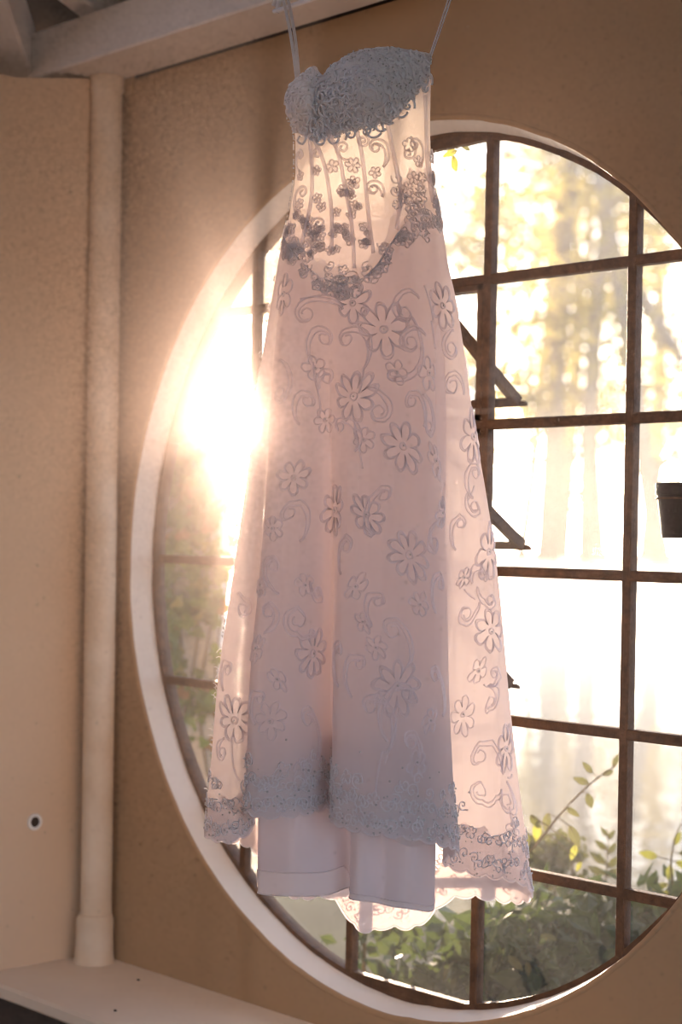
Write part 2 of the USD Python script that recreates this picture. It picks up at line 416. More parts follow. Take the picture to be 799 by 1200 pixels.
# little outlet in the left wall
hp = EYE + ray(40, 963) * (XL / ray(40, 963)[0])
out_ = thing('pipe_outlet', 'small round white outlet with a dark hole in the left wall', 'outlet')
rg = lathe([(0.011, 0.0), (0.018, 0.0), (0.0185, 0.004), (0.017, 0.006), (0.0125, 0.006), (0.011, 0.004)], 32)
rg.apply_transform(trimesh.transformations.rotation_matrix(PI / 2, [0, 1, 0])); rg.apply_translation(hp)
obj('rim', rg, M_WHITE, out_, smooth=40)
hd = trimesh.creation.cylinder(0.0112, 0.003, sections=24)
hd.apply_transform(trimesh.transformations.rotation_matrix(PI / 2, [0, 1, 0])); hd.apply_translation(hp + [0.0016, 0, 0])
obj('hole', hd, M_DIRT_SHADE, out_)  # solid disc; the shade inside the outlet is put into its colour
for (x, y, s, lab) in ((145, 1125, .006, 'dark crumb of dirt on the ledge just right of the pipe socket'), (162, 1149, .0035, 'tiny dark crumb of dirt on the ledge below and right of the pipe'),
                       (244, 1156, .005, 'dark crumb of dirt on the ledge farthest from the pipe'), (135, 1185, .004, 'tiny dark crumb of dirt near the front edge of the ledge')):
    c = hit_z(x, y, ZL)
    cr = trimesh.creation.icosphere(1, s)
    cr.apply_scale([1, .8, .5]); cr.vertices += 0.3 * s * (rng.random((len(cr.vertices), 3)) - .5)
    cr.apply_translation(c + [0, 0, s * .35])
    tag(obj('dirt_crumb', cr, M_DIRT_SHADE), lab, 'dirt', 'dirt crumbs on the ledge')

# ------------------------------------------------------------------ the round window
win = thing('window_1', kind='structure')
BW = 0.018


def window_ring(r0, r1, y0, y1):
    m = lathe([(r0, y0), (r1, y0), (r1, y1), (r0, y1)], 160, lambda th, r, z: (r + np.where(r < r1 - .001, 0.004 * (meshkit.fbm(np.stack([np.cos(th) * 9 + 0 * r, np.sin(th) * 9 + 0 * r, 0 * r], -1), 3, 9) - .5), 0), z))
    v = np.array(m.vertices)
    m = trimesh.Trimesh(np.stack([U0 + v[:, 0], v[:, 2], Z0 + v[:, 1]], 1), np.array(m.faces), process=False)
    m.invert() if m.volume < 0 else None
    return m


obj('frame_ring', window_ring(RI - 0.008, RI + 0.006, GLASS_Y - 0.010, GLASS_Y + 0.018), M_IRON, win, smooth=35)
vx = [VO + VS * k for k in range(-1, 6)]
hz = [HO - HS * k for k in range(-1, 8)]
for x in vx:
    h2 = RI ** 2 - (x - U0) ** 2
    if h2 > 0.002:
        h = math.sqrt(h2)
        obj('mullion', rbox(x - BW / 2, x + BW / 2, GLASS_Y - 0.011, GLASS_Y + 0.010, Z0 - h, Z0 + h, 0.002), M_IRON, win)
for z in hz:
    h2 = RI ** 2 - (z - Z0) ** 2
    if h2 > 0.002:
        h = math.sqrt(h2)
        obj('glazing_bar', rbox(U0 - h, U0 + h, GLASS_Y - 0.0105, GLASS_Y + 0.010, z - BW / 2, z + BW / 2, 0.002), M_IRON, win)
disc = circle(RI - 0.004)
VENTS = {(1, 1): 54.0, (1, 2): 57.0, (1, 3): 53.0}     # (column, row): degrees open
for c in range(-2, 6):
    for r in range(-2, 8):
        x0, x1 = VO + VS * c + BW / 2 - .002, VO + VS * (c + 1) - BW / 2 + .002
        z1, z0 = HO - HS * r - BW / 2 + .002, HO - HS * (r + 1) + BW / 2 - .002
        cell = sbox(x0, z0, x1, z1).intersection(disc)
        if cell.is_empty or cell.area < 2e-4 or (c, r) in VENTS:
            continue
        obj('pane', plate(cell, GLASS_Y - 0.002, GLASS_Y + 0.002), M_GLASS, win)
for (c, r), deg in VENTS.items():
    x0, x1 = VO + VS * c + BW / 2, VO + VS * (c + 1) - BW / 2
    zt, zb = HO - HS * r - BW / 2, HO - HS * (r + 1) + BW / 2
    fr = cat_([bx(x0 - .001, x0 + .012, GLASS_Y - .012, GLASS_Y + .018, zb, zt), bx(x1 - .012, x1 + .001, GLASS_Y - .012, GLASS_Y + .018, zb, zt), bx(x0, x1, GLASS_Y - .012, GLASS_Y + .018, zt - .010, zt), bx(x0, x1, GLASS_Y - .012, GLASS_Y + .018, zb, zb + .010)])
    obj('vent_frame', fr, M_IRON, win)
    sash = UsdGeom.Xform.Define(stage, path_for('vent_sash', win)).GetPrim()
    L, th = {1: 0.28, 2: 0.32, 3: 0.27}[r], math.radians(deg)
    d, n = np.array([0, math.sin(th), -math.cos(th)]), np.array([0, math.cos(th), math.sin(th)])
    piv = np.array([0, GLASS_Y + .002, (zt + zb) / 2])
    xa, xb = x0 + .014, x1 - .014
    P = lambda x, q: np.array([x, 0, 0]) + piv + d * q
    for x in (xa + .006, xb - .006):
        obj('stile', bar(P(x, -L / 2), P(x, L / 2), .014, .022, up=n, r=.002), M_IRON, sash)
        obj('pivot_pin', bar(P(x - .012, 0), P(x + .012, 0), .010, .010, r=.002), M_IRON, sash)
    for q in (-L / 2 + .006, L / 2 - .006):
        obj('rail', bar(P(xa, q), P(xb, q), .012, .008, up=n, r=.002), M_IRON, sash)
    g = bx(xa + .004, xb - .004, -L / 2 + .004, L / 2 - .004, -.0015, .0015)
    T = np.eye(4); T[:3, 0], T[:3, 1], T[:3, 2], T[:3, 3] = [1, 0, 0], d, n, piv
    g.apply_transform(T)
    obj('sash_pane', g, M_GLASS, sash)
    obj('drip_lip', bar(P(xa - .006, L / 2 + .004), P(xb + .012, L / 2 + .004), .012, .005, up=n, r=.001), M_IRON, sash)
    top = P(xb - .006, -L * .36)
    obj('stay_rod', bar(top, np.array([top[0], top[1] + .004, zb + .004]), .008, .006, up=(0, 1, 0), r=.001), M_IRON, sash)

# ------------------------------------------------------------------ the wedding dress
DD = 2.75
Lx = chain((50, 348), (62, 347), (78, 346), (90, 344), (104, 337), (122, 334.5), (138, 338), (150, 344), (165, 346), (200, 346), (235, 342), (265, 336), (290, 329), (330, 322), (370, 315), (420, 307), (480, 299), (560, 289), (610, 282), (650, 276), (700, 269), (760, 260), (810, 254), (870, 249), (930, 244), (978, 241), (1100, 236))
Rx = chain((50, 502), (65, 503.5), (100, 504.5), (150, 504), (185, 505), (215, 508), (250, 515), (270, 519), (310, 525), (345, 533), (420, 545), (500, 556), (575, 569), (640, 579), (710, 587), (790, 594), (850, 600), (920, 608), (980, 616), (1050, 623), (1100, 626))
NS, NT = 420, 110


def closed_curve(pts, n=NS):
    p = np.asarray(pts, float)
    q = np.vstack([p, p[:1]])
    w = q * np.array([1.0, 6.0, 1.0][:q.shape[1]])
    k = np.r_[0, np.cumsum(np.linalg.norm(np.diff(w[:, :2], axis=0), axis=1) ** 0.8)]
    tck, _ = splprep(q.T, u=k / k[-1], s=0, k=3, per=True)
    dense = np.stack(splev(np.linspace(0, 1, 6000, endpoint=False), tck), 1)
    g = np.r_[0, np.cumsum(np.linalg.norm(np.diff(dense[:, :2] * [1.0, 6.0], axis=0), axis=1))]
    return np.stack([np.interp(np.linspace(0, g[-1], n, endpoint=False), g, dense[:, c]) for c in range(p.shape[1])], 1)


HEM = [(242, 0, 978), (258, 5, 985), (282, 7, 983), (299, 4.5, 968), (297, 8, 958), (288, 11.5, 950), (303, 15.5, 956), (335, 17, 957), (368, 14.5, 952), (390, 10, 946), (404, 6.5, 948), (403, 10, 950), (393, 14, 958), (404, 19, 968), (440, 22, 977), (490, 20.5, 983), (524, 16.5, 991), (540, 11, 994), (537, 5, 1000), (523, 0.5, 1008), (530, -3.5, 1016), (560, -5.5, 1025), (595, -8.5, 1030), (622, -15, 1042),
       (616, -22, 1056), (570, -28, 1053), (522, -29, 1058), (490, -30, 1085), (455, -30, 1087), (421, -29, 1088), (396, -27, 1056), (350, -23, 1052), (304, -15, 1000), (262, -7, 984)]
hem = closed_curve(HEM)
iR = int(np.argmax(hem[:, 0])); iL = int(np.argmin(hem[:, 0]))
hem = np.roll(hem, -iL, 0); iR = (iR - iL) % NS
sidx = np.arange(NS)
frac = np.where(sidx <= iR, sidx / iR, 1 + (sidx - iR) / (NS - iR))     # 0..1 front left to right, 1..2 back
ang = PI * frac
wx = 0.5 - 0.5 * np.cos(ang)
FRONT = sidx <= iR
hxn = (hem[:, 0] - hem[:, 0].min()) / np.ptp(hem[:, 0])
arc = np.r_[0, np.cumsum(np.linalg.norm(np.diff(hem[:, :2] * [1, 7.4], axis=0), axis=1))]
scal = np.abs(np.sin(PI * arc / 24.0))
yhem = hem[:, 2] - 4 + 6.0 * scal ** 0.6
seam_f = chain((322, 276), (335, 292), (360, 316), (385, 330), (402, 334), (420, 328), (440, 310), (458, 284), (475, 262), (495, 252), (522, 254))
seam_x = 322 + wx * 200
yseam = np.where(FRONT, seam_f(seam_x), np.interp(frac, [1, 1.15, 1.85, 2], [float(seam_f(522)), 250, 262, float(seam_f(322))]))


def smooth01(t):
    t = np.clip(t, 0, 1)
    return t * t * (3 - 2 * t)


class Surf:
    """A closed sheet on a grid: rows run down, columns run round from the left outline, across the front, to the right outline and back."""

    def __init__(self, X, Y, Dm, periodic=True):
        self.px = np.stack([X, Y], -1)
        d = CF + CR * ((X - 399.5) / FPX)[..., None] + CU * ((600 - Y) / FPX)[..., None]
        self.P = EYE + d * ((DD - Dm) / (d @ FH))[..., None]
        self.D = Dm
        self.periodic = periodic
        self.nt, self.ns = X.shape
        ds = (np.roll(self.P, -1, 1) - np.roll(self.P, 1, 1)) if periodic else np.gradient(self.P, axis=1)
        dt = np.gradient(self.P, axis=0)
        n = np.cross(ds, dt)
        n /= np.linalg.norm(n, axis=-1, keepdims=True) + 1e-12
        c = self.P.mean(axis=1, keepdims=True)
        if (np.einsum('ijk,ijk->ij', n, self.P - c)).mean() < 0:
            n = -n
        self.N, self.ds, self.dt = n, ds / 2 if periodic else ds, dt

    def mesh(self, mask=None, thick=0.0):
        nt, ns = self.nt, self.ns
        last = ns if self.periodic else ns - 1
        i, j = np.meshgrid(np.arange(nt - 1), np.arange(last), indexing='ij')
        j2 = (j + 1) % ns
        q = np.stack([i * ns + j, i * ns + j2, (i + 1) * ns + j2, (i + 1) * ns + j], -1)
        if mask is not None:
            q = q[mask[:nt - 1, :last]]
        q = q.reshape(-1, 4)
        m = trimesh.Trimesh(self.P.reshape(-1, 3), np.vstack([q[:, [0, 2, 1]], q[:, [0, 3, 2]]]), process=False)
        m.remove_unreferenced_vertices()
        return m

    def at(self, i, j):
        i = np.clip(np.asarray(i, float), 0, self.nt - 1.001)
        j = np.asarray(j, float)
        j = j % self.ns if self.periodic else np.clip(j, 0, self.ns - 1.001)
        i0, j0 = np.floor(i).astype(int), np.floor(j).astype(int) % self.ns
        i1, j1 = np.minimum(i0 + 1, self.nt - 1), (j0 + 1) % self.ns
        a, b = (i - i0)[..., None], (j - np.floor(j))[..., None]
        f = lambda G: (G[i0, j0] * (1 - b) + G[i0, j1] * b) * (1 - a) + (G[i1, j0] * (1 - b) + G[i1, j1] * b) * a
        return f(self.P), f(self.N)

    def find(self, x, y):
        """Grid position of the front-most sheet under the pixel."""
        d2 = ((self.px - [x, y]) ** 2).sum(-1)
        c = d2 < max(8.0 ** 2, d2.min() * 1.2)
        face = np.einsum('ijk,ijk->ij', self.N, self.P - EYE) < 0
        if (c & face).any():
            c &= face
        near = np.where(c, self.D - np.sqrt(d2) * 0.004, -9)
        return np.unravel_index(near.argmax(), near.shape)

    def drape(self, ij, uv, lift=0.0015):
        """Points uv (metres: right, up) drawn on the sheet about the grid position."""
        i, j = ij
        J = np.stack([self.ds[i, j], self.dt[i, j]], 1)
        e2 = -J[:, 1] / np.linalg.norm(J[:, 1])
        e1 = J[:, 0] + e2 * -(J[:, 0] @ e2); e1 /= np.linalg.norm(e1)
        if e1 @ CR < 0 and np.dot(self.N[i, j], CF) < 0:
            e1 = -e1
        # march along each polyline so that folds are followed
        uv = np.asarray(uv, float)
        A = np.array([[e1 @ J[:, 0], e1 @ J[:, 1]], [e2 @ J[:, 0], e2 @ J[:, 1]]])
        g = np.linalg.solve(A, uv.T).T
        p, n = self.at(i + g[:, 1], j + g[:, 0])
        return p + n * lift


# --- the skirt grids
def skirt_grid(hemdata, yh, inset_px=0.0, inset_d=0.0, depth_w=8.6, t0=0.0, power=0.9, cols=None, ytop=None):
    t = np.linspace(t0, 1, NT)[:, None]
    w = np.clip(t, 0, 1) ** power
    yt = yseam if ytop is None else ytop
    Y = yt[None] + (yh - yt)[None] * t
    hx, hd = hemdata
    xn = (1 - w) * wx[None] + w * hx[None]
    L, R = Lx(Y) + inset_px, Rx(Y) - inset_px
    X = L + xn * (R - L)
    dw = depth_w * np.sin(ang)
    dm = ((1 - w) * dw[None] + w * hd[None]) / 100.0 - inset_d
    return X, Y, dm


hd_ = hem[:, 1].copy()
X, Y, Dm = skirt_grid((hxn, hd_), yhem)
# soft secondary folds that fade out towards the waist
tt = np.linspace(0, 1, NT)[:, None]
Dm = Dm + 0.006 * tt * np.sin(arc / 26.0 + 0.8)[None] + 0.004 * tt * np.sin(arc / 13.0 + 2 * tt)
SK = Surf(X, Y, Dm)
dress = thing('wedding_dress', 'white strapless wedding dress with sheer corset bodice hanging in front of the round window', 'dress')
over = obj('overskirt', SK.mesh(), M_OVER, dress, smooth=True)

# lining behind the front of the overskirt
jl = int(np.argmin(np.abs(hem[:iR, 0] - 540) + np.abs(hem[:iR, 1] - 11) * 4)) - 2
ylin = hem[:, 2] - 26 + 36 * np.exp(-((hem[:, 0] - 485) / 42.0) ** 2) * (hem[:, 1] > 8)
X, Y, Dm2 = skirt_grid((hxn, hd_), ylin, 1.5, 0.010)
Dm2 = Dm2 + 0.006 * tt * np.sin(arc / 26.0 + 0.8)[None] + 0.004 * tt * np.sin(arc / 13.0 + 2 * tt)
j0 = int(np.argmin(np.abs(hem[:iR, 0] - 290) + np.abs(hem[:iR, 1] - 11) * 4))
LN = Surf(X[:, j0:jl], Y[:, j0:jl], Dm2[:, j0:jl], periodic=False)
obj('skirt_lining', LN.mesh(), M_LINING, dress, smooth=True)

# satin underskirt: two layers that show below the raised front hem
SAT = [(302, 3, 1046), (318, 8, 1049), (350, 10.5, 1050), (385, 9.5, 1048), (408, 5.5, 1040), (413, 6.5, 1040), (409, 10.5, 1051), (420, 13.5, 1055), (442, 13.5, 1058), (458, 15.5, 1062), (482, 16, 1065), (502, 12.5, 1068), (508, 7, 1062), (503, 0, 1048), (470, -10, 1040), (400, -13, 1036), (340, -8, 1038)]
sat = closed_curve(SAT)
iRs, iLs = int(np.argmax(sat[:, 0])), int(np.argmin(sat[:, 0]))
sat = np.roll(sat, -iLs, 0); iRs = (iRs - iLs) % NS
fr_s = np.where(sidx <= iRs, sidx / iRs, 1 + (sidx - iRs) / (NS - iRs))
Ls, Rs = chain((250, 340), (400, 326), (600, 312), (800, 306), (960, 303), (1050, 302), (1100, 301)), chain((250, 505), (330, 515), (500, 522), (700, 520), (900, 512), (1070, 508), (1100, 507))


def satin(yh, grow, y0):
    t = np.linspace(0, 1, NT)[:, None]
    Y = y0[None] + (yh - y0)[None] * t
    w = smooth01((Y - 330) / 700.0) * .4 + .6 * np.clip((Y - 330) / 720.0, 0, 1)
    wxs = 0.5 - 0.5 * np.cos(PI * fr_s)
    hx = (sat[:, 0] - sat[:, 0].min()) / np.ptp(sat[:, 0])
    xn = (1 - w) * wxs[None] + w * hx[None]
    X = Ls(Y) - grow * 150 + xn * (Rs(Y) - Ls(Y) + grow * 300)
    dm = ((1 - w) * (6.8 * np.sin(PI * fr_s))[None] + w * sat[:, 1][None]) / 100 + np.sign(np.sin(PI * fr_s))[None] * grow + 0.007 * np.sin(fr_s * 31.0 + 1.5 * w) * w
    return Surf(X, Y, dm)


yl = sat[:, 2]
yu = np.where((sat[:, 0] < 409) & (sidx < iRs), yl - 27, yl - 6.0)
yu = np.convolve(np.r_[yu[-3:], yu, yu[:3]], np.ones(7) / 7, 'valid')
y0s = np.interp(fr_s, frac, yseam) + 3
US2 = satin(yl, 0.0, np.full(NS, 860.0))
US1 = satin(yu, 0.0035, y0s)
obj('satin_underskirt', US1.mesh(), M_SATIN, dress, smooth=True)
obj('satin_lining', US2.mesh(), M_SATIN2, dress, smooth=True)
for S_, nm in ((US1, 'satin_hem_fold'), (US2, 'lining_hem_fold')):
    obj(nm, tube(S_.P[-1] + S_.N[-1] * 0.0004, 0.0011, 5, closed=True), M_SATIN, dress, smooth=True)

# --- the bodice grid
NB = 80
topf = chain((334, 122), (337, 105), (345, 90), (352, 83), (359, 79), (366, 86), (371, 89.5), (380, 80), (395, 70), (420, 60), (445, 57), (470, 59), (504, 65))
lowf = chain((334, 138), (345, 150), (358, 160), (372, 163), (390, 160), (410, 153), (430, 148), (452, 144), (468, 132), (480, 116), (492, 101), (505, 84))
tx = 335 + wx * 168.5
ytop = np.where(FRONT, topf(tx), np.interp(frac, [1, 1.1, 1.5, 1.9, 2], [65, 70, 100, 122, 122]))
t = np.linspace(0, 1, NB)[:, None]
Y = ytop[None] + (yseam - ytop)[None] * t
X = Lx(Y) + (wx[None] ** 1.0) * (Rx(Y) - Lx(Y))
dep_b = chain((50, 6.2), (120, 7.2), (170, 6.6), (230, 6.8), (330, 8.6))
Dm = dep_b(Y) * np.sin(ang)[None] / 100
front2 = np.broadcast_to(FRONT[None], Y.shape)
cups = 0.030 * np.exp(-(((X - 352) / 20) ** 2 + ((Y - 118) / 26) ** 2)) + 0.038 * np.exp(-(((X - 432) / 44) ** 2 + ((Y - 106) / 34) ** 2)) - 0.012 * np.exp(-((X - 371) / 7) ** 2 - ((Y - 105) / 30) ** 2)
Dm = Dm + np.where(front2, cups, 0)
bustmask = front2 & (Y < lowf(X))
ruff = meshkit.fbm(np.stack([X / 7, Y / 7, 0 * X], -1), 3, 11) - 0.5
Dm = Dm + np.where(bustmask, 0.008 * ruff, 0)
BO = Surf(X, Y, Dm)
qm = bustmask
bust = obj('bust_cups', BO.mesh(qm), M_BUST, dress, smooth=True)
corset = obj('corset', BO.mesh(~qm), M_NET, dress, smooth=True)
# a second, padded inner layer of the cups
inner = Surf(X, Y, Dm - 0.006)
obj('cup_padding', inner.mesh(qm), M_BUST, dress, smooth=True)

# boning
BONES = [[(362, 158), (365, 185), (366, 212), (364, 240), (357, 268), (353, 292)], [(366, 160), (380, 192), (386, 225), (389, 258), (388, 300)], [(377, 146), (391, 165), (399, 188), (404, 220), (411, 252), (415, 318)],
         [(417, 150), (424, 180), (428, 215), (432, 255), (438, 300)], [(454, 144), (459, 170), (465, 200), (470, 228), (467, 250), (464, 272)], [(498, 108), (499, 140), (500, 180), (503, 215), (508, 240)]]
for bn in BONES:
    p = np.array(bn, float)
    yy = np.linspace(p[0, 1], p[-1, 1], 26)
    xx = PchipInterpolator(p[:, 1], p[:, 0])(yy)
    pts = []
    for a, b in zip(xx, yy):
        i, j = BO.find(a, b)
        d = ray(a, b)
        pts.append(EYE + d * ((DD - BO.D[i, j] - 0.002) / (d @ FH)))
    pts = np.array(pts)
    sm = np.array([np.convolve(np.pad(pts[:, c], 2, mode='edge'), np.ones(5) / 5, 'valid') for c in range(3)]).T
    obj('boning', tube(sm, 0.0034, 6), M_CORD, dress, smooth=True)

# --- cord embroidery
MP = 0.00136     # metres per photo pixel at the dress


def flower_curve(n, r, inner=0.36, el=1.0, rot=0.0):
    th = np.linspace(0, 2 * PI, n * 12, endpoint=False)
    k = np.abs(np.cos(n * th / 2)) ** 0.5
    rho = r * (inner + (1 - inner) * k) * (1 + 0.05 * np.sin(3 * th + rot))
    return np.stack([rho * np.cos(th + rot), el * rho * np.sin(th + rot)], 1)


def put_flower(S, parent, x, y, rpx, n=8, el=1.0, name='cord_flower', m=None, bead=True, rad=0.0015):
    ij = S.find(x, y)
    r, rot = rpx * MP, rnd.uniform(0, 1)
    ms = [tube(S.drape(ij, flower_curve(n, r, 0.40, el, rot)), rad, 5, closed=True)]
    if rpx > 19:
        ms.append(tube(S.drape(ij, flower_curve(n, r * 0.90, 0.36, el, rot), 0.0012), rad * .8, 4, closed=True))
    if name == 'applique_flower':
        fc = flower_curve(n, r, 0.40, el, rot)
        v_ = np.vstack([S.drape(ij, fc, 0.0008), S.drape(ij, [(0, 0)], 0.0012)])
        q_ = len(fc)
        ms.append(trimesh.Trimesh(v_, [(q_, a_, (a_ + 1) % q_) for a_ in range(q_)], process=False))
    c = np.linspace(0, 2 * PI, 14, endpoint=False)
    ms.append(tube(S.drape(ij, np.stack([np.cos(c), np.sin(c)], 1) * max(r * 0.15, 0.0016)), rad, 5, closed=True))
    o = obj(name, cat_(ms), m or M_CORD, parent, smooth=True)
    if bead and rpx > 9:
        b = trimesh.creation.icosphere(1, 0.0016)
        b.apply_translation(S.drape(ij, [(0, 0)], 0.003)[0])
        obj('bead', b, M_BEAD, parent)
    return o


def scroll_curve(rs, tail, hand):
    """Spiral of radius rs about the origin whose outer turn sweeps on in a wide arc to the tail (metres)."""
    tail = np.asarray(tail, float)
    T = np.linalg.norm(tail); u = tail / T; n = np.array([-u[1], u[0]]) * hand
    phi = np.linspace(0.9, 2.55 * PI, 34)
    rr = rs * (0.18 + 0.82 * (phi / phi[-1]) ** 1.1)
    a = math.atan2(n[1], n[0]) + hand * 0.9 + hand * (phi[-1] - phi)
    sp = np.stack([rr * np.cos(a), rr * np.sin(a)], 1)
    tan = sp[-1] - sp[-2]; tan /= np.linalg.norm(tan)
    k = max(T, 2.2 * rs)
    c1, c2 = sp[-1] + tan * k * 0.55, tail + n * k * 0.42 - u * k * .05
    s = np.linspace(0, 1, 24)[1:, None]
    bz = (1 - s) ** 3 * sp[-1] + 3 * s * (1 - s) ** 2 * c1 + 3 * s ** 2 * (1 - s) * c2 + s ** 3 * tail
    return np.vstack([sp, bz]), len(sp)


def put_scroll(S, parent, x, y, rpx, tx_, ty_, hand=1, name='cord_scroll', m=None, rad=0.0016):
    ij = S.find(x, y)
    c, k = scroll_curve(rpx * 1.22 * MP, ((tx_ - x) * MP, (y - ty_) * MP), -hand)
    ms = [tube(S.drape(ij, c), rad, 5)]
    if rpx > 6:
        tn = np.gradient(c, axis=0); tn /= np.linalg.norm(tn, axis=1, keepdims=True) + 1e-9
        nn = np.stack([-tn[:, 1], tn[:, 0]], 1) * hand
        off = np.zeros(len(c)); q = len(c) - k + 14
        off[-q:] = np.sin(np.linspace(0, PI, q)) * 0.0056 + .0018
        ms.append(tube(S.drape(ij, (c + nn * off[:, None])[-q:]), rad * .95, 5))
    return obj(name, cat_(ms), m or M_CORD, parent, smooth=True)


FLOWERS = [(412, 354, 20, 7, 1.1), (450, 388, 27, 8, 1.15), (369, 431, 13, 5, 1), (414, 465, 27, 9, 1), (330, 345, 15, 6, 1.5), (502, 435, 17, 5, 1.1), (463, 435, 12, 5, 1.1), (471, 522, 25, 8, 1.1), (519, 355, 20, 7, 1.3), (553, 514, 23, 7, 1.3), (510, 540, 14, 6, 1.4), (380, 490, 12, 6, 1.1), (425, 514, 12, 6, 1.1),
           (393, 598, 24, 8, 1.1), (429, 604, 19, 8, 1.1), (572, 647, 22, 7, 1.3), (479, 651, 27, 9, 1), (417, 689, 13, 5, 1), (357, 684, 12, 5, 1), (305, 685, 11, 6, 1), (493, 711, 13, 6, 1), (545, 676, 10, 6, 1), (576, 738, 21, 7, 1.2), (367, 768, 26, 9, 1), (468, 802, 28, 9, 1), (273, 842, 25, 9, 1), (318, 845, 17, 7, 1.1), (325, 795, 11, 5, 1), (506, 842, 12, 5, 1), (491, 892, 13, 5, 1), (558, 787, 13, 5, 1), (544, 837, 16, 7, 1.4), (591, 878, 19, 7, 1.4), (601, 972, 13, 6, 1), (523, 600, 14, 7, 1), (345, 560, 18, 7, 1), (320, 620, 13, 6, 1), (440, 760, 12, 6, 1), (300, 760, 12, 6, 1.2), (355, 900, 12, 6, 1), (425, 730, 10, 5, 1)]
SCROLLS = [(358, 366, 11, 399, 367, -1), (380, 394, 10, 366, 424, 1), (406, 398, 10, 425, 440, -1), (474, 366, 10, 497, 336, -1), (481, 401, 11, 506, 385, -1), (463, 440, 7, 490, 372, 1), (483, 469, 9, 498, 500, -1), (503, 500, 10, 494, 462, 1), (528, 411, 11, 537, 388, -1), (530, 450, 12, 549, 465, -1), (382, 443, 8, 373, 455, 1), (444, 480, 11, 431, 452, 1), (399, 499, 8, 416, 530, -1), (557, 556, 9, 548, 586, 1), (557, 598, 9, 549, 582, -1), (508, 639, 10, 516, 616, -1), (516, 682, 10, 500, 720, 1), (347, 722, 13, 374, 738, 1), (373, 697, 8, 360, 690, -1), (462, 738, 11, 478, 770, -1), (442, 705, 8, 436, 735, 1), (563, 672, 8, 549, 690, 1), (574, 705, 8, 556, 690, -1), (545, 722, 10, 566, 715, 1), (285, 713, 9, 272, 700, 1), (316, 715, 9, 312, 740, -1), (434, 825, 10, 449, 878, -1), (477, 815, 9, 452, 870, 1), (510, 792, 9, 522, 830, -1), (482, 866, 10, 488, 890, -1), (577, 821, 9, 574, 800, 1), (580, 790, 7, 572, 805, -1), (563, 882, 12, 594, 912, -1), (560, 925, 12, 594, 914, 1), (594, 940, 12, 597, 916, 1), (266, 786, 8, 262, 812, 1), (259, 885, 8, 262, 868, -1), (360, 470, 9, 352, 500, 1), (340, 600, 10, 352, 640, -1), (405, 640, 10, 398, 670, 1), (450, 580, 9, 440, 620, 1), (330, 460, 10, 322, 420, 1), (360, 840, 11, 372, 880, -1), (395, 760, 8, 400, 800, 1), (320, 660, 9, 330, 690, 1), (540, 610, 8, 532, 640, 1), (420, 780, 8, 412, 820, 1), (305, 820, 7, 300, 850, 1)]
for x, y, r, n, el in FLOWERS:
    put_flower(SK, over, x, y, r * 1.1, n, el)
for x, y, r, tx_, ty_, h in SCROLLS:
    put_scroll(SK, over, x, y, r, tx_, ty_, h)
# joining stems
STEMS = [[(352, 350), (375, 350), (399, 367)], [(366, 424), (368, 440), (375, 475), (372, 490)], [(425, 431), (424, 445), (420, 460)], [(506, 379), (510, 400), (512, 410)], [(497, 336), (506, 360), (508, 372)], [(414, 492), (420, 520), (424, 545)], [(449, 878), (444, 900), (440, 925)], [(273, 866), (276, 895), (284, 920)], [(470, 830), (458, 860), (449, 880)], [(567, 800), (574, 805), (582, 802), (590, 800)], [(594, 912), (600, 914), (604, 913)], [(549, 584), (556, 577), (563, 572)], [(545, 690), (552, 700), (560, 712)], [(597, 945), (598, 960), (602, 975)]]
for st in STEMS:
    p = np.array(st, float)
    k = np.linspace(0, len(p) - 1, 22)
    xy = np.stack([PchipInterpolator(np.arange(len(p)), p[:, c])(k) for c in (0, 1)], 1)
    ij = SK.find(*xy[0])
    obj('cord_stem', tube(SK.drape(ij, (xy - xy[0]) * [MP, -MP]), 0.0017, 5), M_CORD, over, smooth=True)

# more of the same pattern round the back of the skirt
for k in range(46):
    j = int(rnd.uniform(iR + 8, NS - 8)); i = int(rnd.uniform(12, NT - 14))
    ij = (i, j)
    r = rnd.uniform(11, 24) * MP
    n = rnd.choice([5, 6, 8])
    if k % 2:
        ms = [tube(SK.drape(ij, flower_curve(n, r, 0.42, 1.1, k)), 0.0016, 4, closed=True)]
        obj('cord_flower', cat_(ms), M_CORD, over, smooth=True)
    else:
        c, kk = scroll_curve(10 * MP, (rnd.uniform(-30, 30) * MP, rnd.uniform(-35, 35) * MP), rnd.choice([-1, 1]))
        obj('cord_scroll', tube(SK.drape(ij, c), 0.0018, 4), M_CORD, over, smooth=True)

# --- lace along the hem: dense band, curls, scalloped cord and beads
rows = int(NT * 0.068)
hem_mask = np.zeros((NT, NS), bool)
band = (NT - 1 - (rows * (0.75 + 0.45 * np.abs(np.sin(arc / 37.0)))).astype(int))
for j in range(NS):
    hem_mask[band[j]:, j] = True
HB = Surf(SK.px[..., 0], SK.px[..., 1], SK.D + np.where(SK.N @ CF < 0, 1, -1) * 0.0012)
lace = obj('hem_lace', HB.mesh(hem_mask), M_LACE, dress, smooth=True)
obj('scalloped_cord', tube(SK.P[-1] + SK.N[-1] * 0.001, 0.0022, 5, closed=True), M_CORD, lace, smooth=True)
curls = []
for j0 in np.arange(0, NS, 3.1):
    for lev in (3.0, 7.0, 10.5):
        i = int(np.clip(NT - lev + rnd.uniform(-1, 1), 2, NT - 2)); j = int(j0 + rnd.uniform(-1.2, 1.2)) % NS
        if lev > 10 and rnd.random() < .35:
            continue
        curls.append((i, j))
rnd.shuffle(curls)
rest = []
